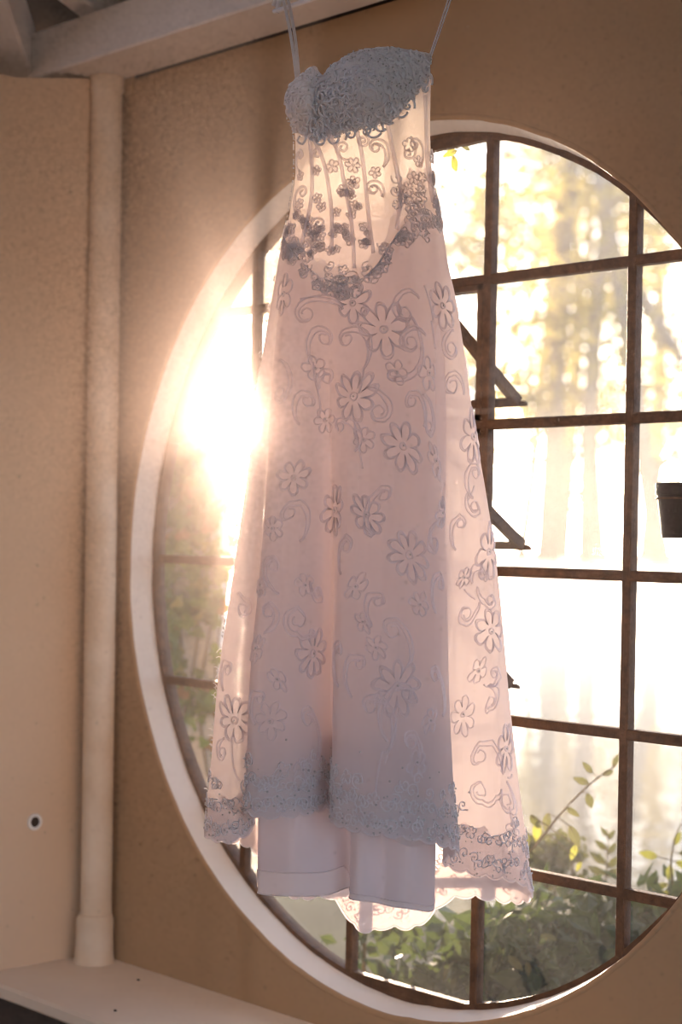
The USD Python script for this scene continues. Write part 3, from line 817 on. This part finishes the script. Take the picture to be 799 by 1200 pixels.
for k, (i, j) in enumerate(curls):
    r = rnd.uniform(6, 9.5) * MP
    a0, h = rnd.uniform(0, 6.3), rnd.choice([-1, 1])
    if k % 4 == 0:
        c = flower_curve(5, r, 0.4, 1, a0); msh = tube(SK.drape((i, j), c, 0.002), 0.0012, 4, closed=True)
    else:
        ph = np.linspace(0.4, 3.0 * PI, 26); rr = r * ph / ph[-1]
        c = np.stack([rr * np.cos(a0 + h * ph), rr * np.sin(a0 + h * ph)], 1)
        msh = tube(SK.drape((i, j), c, 0.0018), 0.0012, 4)
    if k < 280:
        obj('lace_curl', msh, M_HEMCORD, lace, smooth=True)
    else:
        rest.append(msh)
if rest:
    tag(obj('lace_curls', cat_(rest), M_HEMCORD, lace, smooth=True), kind='stuff')
beads = []
ico = trimesh.creation.icosphere(1, 0.0015)
for k in range(520):
    i, j = NT - 1 - abs(rnd.gauss(0, 5)), rnd.uniform(0, NS)
    p, n = SK.at([i], [j])
    b = ico.copy(); b.apply_scale(rnd.uniform(.6, 1.25)); b.apply_translation(p[0] + n[0] * 0.0035)
    beads.append(b)
for k in range(90):     # beads down the side seams and over the skirt
    p, n = SK.at([rnd.uniform(0, NT - 2)], [rnd.gauss(0, 1.2)])
    b = ico.copy(); b.apply_scale(rnd.uniform(.6, 1.2)); b.apply_translation(p[0] + n[0] * 0.002)
    beads.append(b)
tag(obj('hem_beads', cat_(beads), M_BEAD, lace), kind='stuff')
# loose threads along the left edge
th_ = []
for k in range(60):
    i = rnd.uniform(2, NT - 8)
    p, n = SK.at([i], [rnd.gauss(0, 1.0)])
    d = -CR * rnd.uniform(.003, .009) + np.array([0, 0, 1]) * rnd.uniform(-.008, .008)
    q = np.array([p[0], p[0] + d * .5 + np.array([0, 0, .002]), p[0] + d])
    th_.append(tube(q, 0.0005, 3))
tag(obj('loose_threads', cat_(th_), M_CORD, over), kind='stuff')

# --- lace along the waist seam and over the corset
wl = Surf(BO.px[..., 0], BO.px[..., 1], BO.D + np.where(BO.N @ CF < 0, 1, -1) * 0.0015)
wm = np.zeros((NB, NS), bool)
low = smooth01((X - 448) / 30.0) * front2
start = np.where(front2, 300 - 12 + 0 * X, 240)
dist = yseam[None] - Y
wm = dist < np.where(front2, 20 + 34 * low + 4 * np.sin(arc / 9.0)[None], 18)
waist = obj('waist_lace', wl.mesh(wm), M_WAIST, dress, smooth=True)
wc = []
for k in range(400):
    j = int(rnd.uniform(0, iR)); i = NB - 1
    up = abs(rnd.gauss(0, 1))
    fx = BO.px[-1, j, 0]
    lim = 18 + 26 * float(smooth01(np.array((fx - 448) / 30.0)))
    yy = yseam[j] + 14 - up * lim * .85
    wc.append((fx + rnd.uniform(-3, 3), yy))
    if len(wc) >= 140:
        break
for k in range(26):
    wc.append((rnd.uniform(462, 518), rnd.uniform(208, 284)))
for k, (x, y) in enumerate(wc):
    S_ = BO if y < float(np.interp(x, BO.px[-1, :iR, 0], yseam[:iR])) else SK
    ij = S_.find(x, y)
    r = rnd.uniform(5, 8.5) * MP
    a0, h = rnd.uniform(0, 6.3), rnd.choice([-1, 1])
    if k % 2:
        msh = tube(S_.drape(ij, flower_curve(5, r, 0.45, 1, a0), 0.003), 0.0014, 4, closed=True)
    else:
        ph = np.linspace(0.4, 2.6 * PI, 22); rr = r * ph / ph[-1]
        msh = tube(S_.drape(ij, np.stack([rr * np.cos(a0 + h * ph), rr * np.sin(a0 + h * ph)], 1), 0.003), 0.0014, 4)
    obj('lace_curl', msh, M_WCORD, waist, smooth=True)

APP = [(413, 193, 9, 6), (389, 196, 8, 5), (414, 213, 8, 5), (440, 203, 7, 5), (484, 208, 8, 5), (478, 222, 8, 6), (490, 190, 7, 5), (402, 222, 7, 5), (371, 200, 6, 5), (352, 205, 6, 5), (350, 240, 7, 6), (372, 232, 6, 5)]
for x, y, r, n in APP:
    put_flower(BO, corset, x, y, r, n, 1.0, 'applique_flower', M_APPL, rad=0.0014) #=0.0014)
for k in range(44):
    y = 212 + 88 * math.sqrt(rnd.random())
    x = rnd.uniform(345, 448) if y > 240 else rnd.uniform(385, 420)
    if y > float(seam_f(x)) - 6:
        continue
    put_flower(BO, corset, x, y, rnd.uniform(4, 6.5), 5, 1.0, 'applique_flower', M_APPL, bead=False, rad=0.0013)
for x, y, r, a, b, h in [(440, 172, 7, 448, 198, -1), (437, 220, 7, 447, 232, -1), (486, 170, 6, 490, 195, -1), (401, 172, 6, 407, 186, 1), (372, 180, 5, 376, 200, 1), (352, 182, 5, 350, 200, 1), (355, 225, 6, 350, 250, 1), (374, 262, 6, 372, 280, 1), (478, 180, 5, 482, 160, 1), (425, 165, 5, 428, 158, 1)]:
    put_scroll(BO, corset, x, y, r, a, b, h, 'applique_scroll', M_APPL, rad=0.0022)

# --- rosettes of cord over the bust
cand = []
for k in range(4000):
    x, y = rnd.uniform(335, 505), rnd.uniform(56, 166)
    if y < float(topf(np.clip(x, 334, 504))) + 2 or y > float(lowf(x)) + 5:
        continue
    if all((x - a) ** 2 + (y - b) ** 2 > 7.6 ** 2 for a, b in cand):
        cand.append((x, y))
for k, (x, y) in enumerate(cand[:240]):
    ij = BO.find(x, y)
    r = rnd.uniform(7.5, 11.5) * MP
    a0, h = rnd.uniform(0, 6.3), rnd.choice([-1, 1])
    ph = np.linspace(0.5, rnd.uniform(1.7, 2.6) * PI, 24); rr = r * ph / ph[-1]
    c = np.stack([rr * np.cos(a0 + h * ph), rr * np.sin(a0 + h * ph)], 1)
    lift = 0.0016 + 0.0022 * np.abs(np.sin(ph * 1.3 + a0))
    obj('cord_rosette', tube(BO.drape(ij, c, lift[:, None]), 0.0020, 5), M_CORD2, bust, smooth=True)
bb = []
for k in range(220):
    x, y = rnd.choice(cand)
    p = BO.drape(BO.find(x + rnd.uniform(-4, 4), y + rnd.uniform(-4, 4)), [(0, 0)], 0.0065)[0]
    b = ico.copy(); b.apply_scale(rnd.uniform(.5, 1.0)); b.apply_translation(p)
    bb.append(b)
for k in range(60):
    p, n = BO.at([rnd.uniform(10, NB - 1)], [rnd.gauss(0, 1.5)])
    b = ico.copy(); b.apply_scale(rnd.uniform(.6, 1.1)); b.apply_translation(p[0] + n[0] * .003)
    bb.append(b)
tag(obj('bust_beads', cat_(bb), M_BEAD, bust), kind='stuff')
obj('neckline_cord', tube(BO.P[0] + BO.N[0] * .001, 0.0022, 5, closed=True), M_CORD, dress, smooth=True)


# --- hanger and hanging loops
HY = 1.905
hl = hit_y(323, 13, HY)
hc = np.array([-1.99, HY, 0])
HLEN = hc[0] - hl[0]
hg = thing('clothes_hanger', 'white plastic clothes hanger carrying the wedding dress under the beam', 'hanger')
zb_ = hl[2]
P2 = lambda dx, z: np.array([hc[0] + dx, HY, z])
obj('lower_bar', tube(np.array([P2(-HLEN - .004, zb_), P2(-HLEN * .5, zb_ + .001), P2(HLEN * .5, zb_ + .001), P2(HLEN + .004, zb_)]), 0.0042, 8), M_PLASTIC, hg, smooth=40)
for s in (-1, 1):
    obj('arm', tube(np.array([P2(s * HLEN * .985, zb_ - .004), P2(s * HLEN * .96, zb_ + .016), P2(s * HLEN * .93, zb_ + .022), P2(s * HLEN * .5, zb_ + .066), P2(s * HLEN * .15, zb_ + .098), P2(0, zb_ + .108)]), np.array([.0042, .0045, .005, .0055, .006, .006]), 8), M_PLASTIC, hg, smooth=50)
    obj('strap_notch', tube(np.array([P2(s * (HLEN + .006), zb_ + .010), P2(s * (HLEN + .002), zb_ + .018), P2(s * (HLEN - .014), zb_ + .021)]), 0.004, 8), M_PLASTIC, hg, smooth=50)
a = np.linspace(-0.5 * PI, PI, 20)
zr = 1.5 + 1.129 + .042 - SL * .117 + .03 + SL * (2.25 - HY) - .045     # underside of the rafter above
hk = [P2(0, zb_ + .106)] + [P2(0.0 + .020 * math.cos(q) , zr - .035 + .020 * math.sin(q)) for q in a]
obj('hook', tube(np.array(hk), 0.0022, 8), M_BEAD, hg, smooth=50)
nail = tube(np.array([P2(-.002, zr - .016), P2(.0, zr + .02)]), .002, 8)
nl = thing('roof_hook', 'small steel hook screwed under the rafter above the hanger', 'hook')
obj('shank', nail, M_BEAD, nl)
obj('cross_pin', tube(np.array([P2(0, zr - .016) + [0, -.014, 0], P2(0, zr - .016) + [0, .014, 0]]), .0022, 8), M_BEAD, nl)


def ribbon(a, b, w, sag=0.0, n=14):
    a, b = np.asarray(a), np.asarray(b)
    s = np.linspace(0, 1, n)[:, None]
    c = a + (b - a) * s + np.sin(s * PI) * sag
    side = CR * math.cos(.5) + CF * math.sin(.5)
    l, r = c - side * w / 2, c + side * w / 2
    nrm = np.cross(side, (b - a) / np.linalg.norm(b - a)) * 0.0005
    v = np.vstack([l - nrm, r - nrm, r + nrm, l + nrm])
    f = []
    for k in range(4):
        k2 = (k + 1) % 4
        for i in range(n - 1):
            f += [(k * n + i, k2 * n + i, k2 * n + i + 1), (k * n + i, k2 * n + i + 1, k * n + i + 1)]
    return trimesh.Trimesh(v, f, process=False)


bl = BO.P[2, int(np.argmin(((BO.px[2] - [346, 91]) ** 2).sum(-1) + 1e3 * ~FRONT))]
br = BO.P[1, int(np.argmin(((BO.px[1] - [502, 66]) ** 2).sum(-1) + 1e3 * ~FRONT))]
tl = hit_y(333, 2, HY - .006); tr = P2(HLEN - .014, zb_ + .014)
for q, off in ((.004, np.array([.0, .006, 0])), (.003, np.array([0, -.006, 0]))):
    obj('hanging_loop', ribbon(bl + off * .3 - [0, 0, .01], tl + off + [0, 0, .014], .0055, CR * q), M_RIBBON, dress)
    obj('hanging_loop', ribbon(br + off * .3 - [0, 0, .008], tr + off * .5, .0022, CR * q * .5), M_RIBBON, dress)

# ------------------------------------------------------------------ pot on a bracket beside the window
pc = W(813, 600, 2.62)
pot = thing('plant_pot', 'black plastic plant pot at the right edge before the window', 'pot')
pm = lathe([(0.0, -.040), (.046, -.040), (.048, -.037), (.056, .024), (.0575, .025), (.0590, .041), (.0575, .043), (.054, .042), (.052, .026), (.045, -.034), (0.0, -.036)], 48)
pm.apply_translation(pc)
obj('body', pm, M_POT, pot, smooth=35)
so = trimesh.creation.cylinder(.0525, .012, sections=40); so.apply_translation(pc + [0, 0, .024])
obj('soil', so, M_SOIL, pot)
br_ = thing('pot_bracket', 'dark iron ring bracket on the window wall holding the black pot', 'bracket')
rr_ = np.linspace(0, 2 * PI, 40, endpoint=False)
obj('ring', tube(pc + np.stack([  .0565 * np.cos(rr_), .0565 * np.sin(rr_), 0 * rr_ + .0195], 1), .0016, 8, closed=True), M_IRON, br_, smooth=50)
wp = np.array([-1.40, WALL_Y, pc[2] + .0195])
dv = (wp - pc); dv[2] = 0; dv /= np.linalg.norm(dv)
obj('arm', tube(np.array([pc + dv * .0585 + [0, 0, .0195], wp + [0, -.004, 0]]), .004, 8), M_IRON, br_, smooth=50)
obj('wall_plate', rbox(wp[0] - .015, wp[0] + .015, WALL_Y - .005, WALL_Y, wp[2] - .04, wp[2] + .03, .001), M_IRON, br_)


# ------------------------------------------------------------------ garden outside
def leaf_mesh(L, Wd, curl=0.2, n=5):
    s = np.linspace(0, 1, n)
    w = Wd * np.sin(PI * np.clip(s * .93 + .05, 0, 1)) ** .8 * (1 - .35 * s)
    z = -curl * L * s ** 2
    mid = np.stack([0 * s, s * L, z - .12 * w], 1)
    l, r = np.stack([-w / 2, s * L, z], 1), np.stack([w / 2, s * L, z], 1)
    v = np.vstack([l, mid, r]); f = []
    for k in range(2):
        for i in range(n - 1):
            a, b, c, d = k * n + i, (k + 1) * n + i, (k + 1) * n + i + 1, k * n + i + 1
            f += [(a, b, c), (a, c, d)]
    return v, np.array(f)


def rotm(z_axis, spin):
    z = np.asarray(z_axis, float); z /= np.linalg.norm(z)
    a = np.cross(z, [0.3, 0.2, 0.93]); a /= np.linalg.norm(a)
    b = np.cross(z, a)
    c, s = math.cos(spin), math.sin(spin)
    return np.stack([c * a + s * b, -s * a + c * b, z], 1)


def leaves(centres, L, Wd, jitter=.35, facing=None, simple=True):
    """Many leaves in one mesh. Each is a folded diamond."""
    n = len(centres)
    v0 = np.array([(0, 0, 0), (-.5, .45, .06), (0, 1, -.08), (.5, .45, .06)]) * [Wd, L, L]
    f0 = np.array([(0, 2, 1), (0, 3, 2)])
    q = rng.normal(size=(n, 4)); q /= np.linalg.norm(q, axis=1, keepdims=True)
    w, x, y, z = q.T
    R = np.stack([np.stack([1 - 2 * (y * y + z * z), 2 * (x * y - z * w), 2 * (x * z + y * w)], -1), np.stack([2 * (x * y + z * w), 1 - 2 * (x * x + z * z), 2 * (y * z - x * w)], -1), np.stack([2 * (x * z - y * w), 2 * (y * z + x * w), 1 - 2 * (x * x + y * y)], -1)], 1)
    sc = rng.uniform(1 - jitter, 1 + jitter, (n, 1, 1))
    v = np.einsum('nij,kj->nki', R, v0) * sc + np.asarray(centres)[:, None]
    f = f0[None] + 4 * np.arange(n)[:, None, None]
    return trimesh.Trimesh(v.reshape(-1, 3), f.reshape(-1, 3), process=False)


ZW = -0.35
gnd = Polygon([(-60, 2.6), (60, 2.6), (60, 7.2), (-60, 7.2)])
tag(obj('ground', bx(-60, 60, -30.0, 8.0, -.6, -.06) if False else cat_([bx(-60, 60, WALL_Y + 0.12, 5.2, -.6, -.06), bx(-60, 60, -60, YB - .25, -.6, -.08), bx(XR + .25, 60, YB - .2, WALL_Y + .1, -.6, -.08)]), M_GROUND), kind='structure')
tag(obj('pond', bx(-220, 120, 5.1, 260, -0.6, ZW), M_WATER), 'bright pond mirroring the hazy sky beyond the garden bushes', 'pond')
tag(obj('far_bank', bx(-240, 160, 66, 400, -1.0, -0.12), M_GROUND), kind='structure')

# garden wall end with ivy, seen through the left panes
g0, g1 = W(120, 700, 5.0), W(258, 700, 5.0)
gdir = (g1 - g0) / np.linalg.norm(g1 - g0)
gw = bar(np.array([g0[0], g0[1], 1.0]) + FH * .16, np.array([g1[0], g1[1], 1.0]) + FH * .16, .30, 2.1, r=.01)
tag(obj('garden_wall', gw, M_GARDENWALL), kind='structure')
ivy = thing('ivy', 'russet and green ivy climbing the pale garden wall outside the left panes', 'ivy')


def ivy_leaf(s):
    pts = np.array([(0, -.35), (-.35, -.45), (-.55, -.05), (-.28, .12), (-.30, .38), (0, .75), (.30, .38), (.28, .12), (.55, -.05), (.35, -.45)]) * s
    v = np.vstack([np.c_[pts, .12 * s * np.abs(pts[:, :1]) / s], [[0, .05 * s, -.06 * s]]])
    f = [(10, i, (i + 1) % 10) for i in range(10)]
    return v, np.array(f)


ivy_pts = []
for k in range(3000):
    x, y = rnd.uniform(165, 283), rnd.uniform(470, 905)
    dens = 1.0
    if y > 735 and x > 212:
        dens = .25 if y < 800 else .55
    if y > 840:
        dens = .10 if x > 205 else .3
    if x > 262 + 8 * math.sin(y / 17) + 4 * math.sin(y / 7.3):
        dens *= .12
    if rnd.random() < dens:
        ivy_pts.append((x, y))
    if len(ivy_pts) >= 560:
        break
rest = []
for k, (x, y) in enumerate(ivy_pts):
    s = rnd.uniform(.026, .048)
    v_, f_ = ivy_leaf(s)
    nrm = -FH + np.array([rnd.gauss(0, .45), rnd.gauss(0, .45), rnd.gauss(.15, .4)])
    Rm = rotm(nrm, rnd.uniform(0, 6.28))
    p = W(x, y, 4.98 - abs(rnd.gauss(0, .05)))
    ml = trimesh.Trimesh(v_ @ Rm.T + p, f_, process=False)
    if k < 290:
        obj('leaf', ml, M_IVY[rnd.choices([0, 1, 2], [.6, .22, .18])[0]], ivy)
    else:
        rest.append(ml)
tag(obj('small_leaves', cat_(rest), M_IVY[0], ivy), kind='stuff')
for k in range(5):
    x = 185 + 18 * k
    pts = np.array([W(x + 7 * math.sin(y / 40 + k) + (930 - y) * .02, y, 4.995) for y in np.linspace(940 - 30 * (k % 2), 480, 30)])
    obj('vine_stem', tube(pts, .004, 5), M_TWIG, ivy, smooth=True)

# bushes just outside, below the window
BUSH = [(270, 1010, 3.75, .42, .38, 'dark green bush under the left end of the round window, below the dress hem'), (380, 1095, 3.7, .40, .30, 'dark green bush outside, directly beneath the satin underskirt'), (480, 1120, 3.75, .42, .32, 'dark green bush outside, beneath the trailing lace at mid window'),
        (585, 1100, 3.9, .42, .36, 'dark green bush outside, right of the lowest mullion'), (680, 1090, 4.1, .42, .40, 'leafy green bush outside the lowest right pane'), (775, 1075, 4.2, .40, .40, 'light green bush outside at the right edge of the window')]
for k, (x, y, dep, rad, hh, lab) in enumerate(BUSH):
    b = thing('garden_bush', lab, 'bush', group=None)
    c = W(x, y, dep)
    n = 5200
    u = rng.normal(size=(n, 3)); u /= np.linalg.norm(u, axis=1, keepdims=True)
    top = c[2] + .02
    pts = u * (rng.random((n, 1)) ** .4) * [rad, rad, 1] + 0
    hgt = max(top + .06, .2)
    pts = np.stack([c[0] + pts[:, 0], c[1] + pts[:, 1], -.05 + (hgt) * (0.5 + .5 * pts[:, 2]) * (1 + .25 * np.sin(7 * pts[:, 0]))], 1)
    pts = pts[pts[:, 1] > WALL_Y + .45]
    tag(obj('foliage', leaves(pts, .06, .036), M_BUSHLEAF, b), kind='stuff')
    st = []
    for q in range(9):
        e = pts[rnd.randrange(len(pts))]
        st.append(tube(np.array([[c[0] + rnd.uniform(-.05, .05), max(c[1], WALL_Y + .6), -.06], [c[0] * .5 + e[0] * .5, max(c[1] * .5 + e[1] * .5, WALL_Y + .5), e[2] * .6], e]), .005, 5))
        obj('stem', st[-1], M_TWIG, b)
    for q in range(26):
        a = rnd.uniform(x - 55, x + 55), rnd.uniform(y - 25, y + 70)
        p = W(*a, dep - rad * .75)
        if p[1] < WALL_Y + .4:
            continue
        lv, lf = leaf_mesh(rnd.uniform(.03, .05), rnd.uniform(.018, .028), .3)
        Rm = rotm(np.array([rnd.gauss(0, .5), -.6 + rnd.gauss(0, .4), rnd.uniform(.3, 1)]), rnd.uniform(0, 6.3))
        obj('leaf', trimesh.Trimesh(lv @ Rm.T + p, lf, process=False), rnd.choice([M_BUSHLEAF, M_SPRIG, M_BUSHLEAF]), b)


def sprig(label, line, dep, leafspec, m, stem_r=.003, root=None):
    t = thing('leafy_branch', label, 'branch')
    p = np.array(line, float)
    k = np.linspace(0, len(p) - 1, 26)
    xy = np.stack([PchipInterpolator(np.arange(len(p)), p[:, c])(k) for c in (0, 1)], 1)
    pts = np.array([W(a, b, dep) for a, b in xy])
    if root is not None:
        sk = np.linspace(0, 1, 8)[:-1, None]
        pts = np.vstack([root + (pts[0] - root) * sk, pts])
    obj('stem', tube(pts, np.linspace(stem_r, stem_r * .5, len(pts)), 6), M_TWIG, t, smooth=True)
    for (x, y, size, direc, mm) in leafspec:
        lv, lf = leaf_mesh(size * dep / FPX, size * .55 * dep / FPX, .25, 6)
        a = math.radians(direc)
        yax = CR * math.cos(a) + CU * math.sin(a) + FH * rnd.uniform(-.4, .4); yax /= np.linalg.norm(yax)
        zax = -FH + CU * rnd.uniform(-.3, .6) + CR * rnd.uniform(-.5, .5)
        zax -= yax * (zax @ yax); zax /= np.linalg.norm(zax)
        xax = np.cross(yax, zax)
        base = W(x, y, dep)
        obj('leaf', trimesh.Trimesh(lv @ np.stack([xax, yax, zax], 0) + base, lf, process=False), mm or m, t)
        q = np.array([pts[np.argmin(np.linalg.norm(pts - base, axis=1))], base, base + yax * size * .3 * dep / FPX])
        obj('leaf_stalk', tube(q, .0012, 4), M_TWIG, t)


sprig('arching bramble branch with small leaves crossing the lower right pane', [(606, 1015), (632, 985), (660, 950), (690, 920), (722, 897)], 3.75,
      [(622, 955, 22, -60, M_SPRIG), (630, 962, 24, -95, M_FRESH), (642, 953, 22, -100, M_SPRIG), (668, 968, 27, -70, M_SPRIG), (674, 990, 20, -100, M_FRESH), (681, 1010, 13, -120, M_FRESH), (690, 918, 20, 165, M_SPRIG), (694, 906, 17, 130, M_SPRIG), (688, 930, 22, -70, M_SPRIG), (664, 946, 18, -40, M_SPRIG), (718, 898, 16, 60, M_SPRIG), (706, 908, 16, 20, M_SPRIG), (616, 975, 20, -80, M_SPRIG)], M_SPRIG, .0034)
sprig('thin upright weed with pale pointed leaves beside the lower mullion', [(709, 1035), (711, 1010), (712, 985), (711, 972)], 4.2,
      [(711, 1016, 22, 30, None), (710, 1012, 22, 150, None), (712, 1000, 18, 40, None), (711, 996, 18, 140, None), (712, 984, 14, 60, None), (711, 980, 13, 120, None), (710, 1026, 22, 20, None), (709, 1024, 22, 165, None)], M_SPRIG, .002)
sprig('yellow green leafy shoot at the right edge of the lowest pane row', [(790, 1062), (788, 1040), (786, 1015), (790, 985), (799, 965)], 4.0,
      [(770, 1004, 22, 170, None), (786, 1014, 20, -100, M_FRESH), (792, 1010, 22, -20, None), (782, 1036, 18, 200, M_FRESH), (793, 1036, 20, -60, M_FRESH), (788, 1052, 18, 150, M_FRESH), (790, 990, 18, 60, None), (796, 1000, 22, 0, M_SPRIG), (784, 1046, 16, -120, M_FRESH)], M_FRESH, .003)
sprig('short twig with two yellow leaves hanging in the top pane beside the bodice', [(575, 118), (556, 146), (544, 163), (536, 176), (531, 184)], 3.42,
      [(534, 176, 18, -150, M_FRESH), (531, 182, 20, -80, M_FRESH), (540, 168, 14, -40, M_SPRIG)], M_FRESH, .002, root=hit_y(600, 80, WALL_Y + WT - .003))
for k, (x, y) in enumerate(((640, 1010), (655, 1040))):
    pass
b = thing('flowering_shrub', 'pale yellow green shrub behind the bramble in the lower right pane', 'shrub')
pts = np.array([W(rnd.gauss(640, 22), 985 + abs(rnd.gauss(0, 30)), 4.45 + rnd.gauss(0, .1)) for k in range(420)])
tag(obj('foliage', leaves(pts, .036, .022), M_SPRIG, b), kind='stuff')
for k in range(6):
    e = pts[k * 30]
    obj('stem', tube(np.array([[e[0], e[1], -.06], [e[0], e[1], .3], e]), .003, 5), M_TWIG, b)

# trees on the far bank, glowing against the sun
TREES = [(528, 62, 14, 0.8, 'hazy slim tree seen through the top left pane beside the bodice'), (600, 70, 12, 1.2, 'hazy tree with a broad crown behind the awning vents'), (632, 66, 24, 0.9, 'hazy tree with a thick leaning trunk left of the middle pane column'), (688, 64, 21, 0.4, 'hazy tree with a straight trunk in the middle of the pane column'), (715, 72, 10, -1.0, 'hazy slim tree close beside the right mullion'), (790, 60, 24, -2.2, 'hazy tree with slanting limb at the right edge of the window'), (845, 70, 20, -.6, 'hazy tree hidden partly by the right wall edge'), (470, 68, 16, .3, 'hazy tree behind the sheer corset'), (388, 70, 18, .3, 'hazy tree behind the upper skirt'), (215, 66, 14, .5, 'hazy tree in the far left panes above the ivy'), (560, 95, 20, .2, 'faint distant tree behind the awning vents'), (660, 98, 22, .2, 'faint distant tree left of the straight trunk'), (760, 96, 20, .2, 'faint distant tree right of the right mullion'), (430, 100, 20, .1, 'faint distant tree behind the waist of the dress'), (256, 82, 13, .2, 'hazy slim tree left of the sun in the narrow left panes'), (322, 90, 14, -.2, 'hazy tree hidden by the left edge of the skirt')]
for k, (x, dep, wpx, lean, lab) in enumerate(TREES):
    t = thing('hazy_tree', lab, 'tree')
    base = W(x, 634, dep); base[2] = -.15
    Hh = rnd.uniform(20, 27)
    s = np.linspace(0, 1, 18)
    pts = np.stack([base[0] + CR[0] * (lean * 2.2 * s + .25 * np.sin(5 * s + k)), base[1] + CR[1] * (lean * 2.2 * s + .25 * np.sin(5 * s + k)), base[2] + Hh * s], 1)
    r0 = wpx * dep / FPX / 2
    obj('trunk', tube(pts, r0 * np.interp(s, [0, .05, .5, 1], [1.35, 1.05, .8, .2]), 10), M_BARK, t, smooth=True)
    tips = []
    if k == 5:
        obj('branch', tube(np.array([W(738, 335, dep), W(770, 385, dep), W(800, 425, dep), pts[9]]), np.array([.1, .16, .2, .24]), 8), M_BARK, t, smooth=True)
    for q in range(15):
        i = rnd.randrange(3, 17)
        az, L = rnd.uniform(0, 6.28), rnd.uniform(1.8, 4.6) * (1.15 - .5 * s[i])
        e = pts[i] + np.array([math.cos(az) * L, math.sin(az) * L, L * rnd.uniform(.2, .8)])
        mid = (pts[i] + e) / 2 + [0, 0, .3]
        obj('branch', tube(np.array([pts[i], mid, e]), np.array([r0 * .3, r0 * .2, r0 * .06]), 5), M_BARK, t)
        tips += [e, mid, (e + mid) / 2]
    cl = []
    for e in tips:
        n = rnd.randrange(35, 75) * (3 if k in (9, 14, 15) else 1)
        cl.append(np.asarray(e) + rng.normal(size=(n, 3)) * [.85, .85, .6])
    cl = np.vstack(cl)
    q = pix(cl)
    cl = cl[(np.hypot(q[:, 0] - 292, (q[:, 1] - 498)) > 46)]      # the gap in the leaves through which the sun shines
    tag(obj('crown', leaves(cl, .34, .22), M_TREELEAF, t), kind='stuff')
# ------------------------------------------------------------------ scattering volumes
GLOW_VOL = mat('sun_glow_volume', {'v': ('principled_volume', dict(color=(1.0, 0.78, 0.72), density=0.0024, anisotropy=0.91)),
                         'w': ('principled_volume', dict(color=(1.0, 0.88, 0.92), density=0.0017, anisotropy=0.978)),
                         'a': ('add_closure', {})}, [('v.volume', 'a.closure1'), ('w.volume', 'a.closure2')], None, 'a.closure')
tag(obj('glow_volume', bx(XL + .01, XR - .02, YB + .02, WALL_Y - .003, 0.01, 2.5), GLOW_VOL), 'thin added volume imitating lens glow around the sun', 'glow_volume', kind='stuff')  # volume added in the room to imitate lens glow round the sun
GROUND_MIST = mat('ground_mist', {'v': ('principled_volume', dict(color=(0.96, 0.98, 1.0), density=0.016, anisotropy=0.5))}, [], None, 'v.volume')
tag(obj('water_mist', bx(-160, 60, 5.3, 64, ZW + .02, 0.98), GROUND_MIST), 'low white mist lying right on the surface of the pond', 'mist', kind='stuff')
MIST = mat('tree_mist', {'v': ('principled_volume', dict(color=(1.0, 0.97, 0.93), density=0.005, anisotropy=0.6))}, [], None, 'v.volume')
tag(obj('mist', bx(-160, 60, 14.0, 36, 1.0, 16), MIST), 'pale morning mist hanging in the air before the far trees', 'mist', kind='stuff')
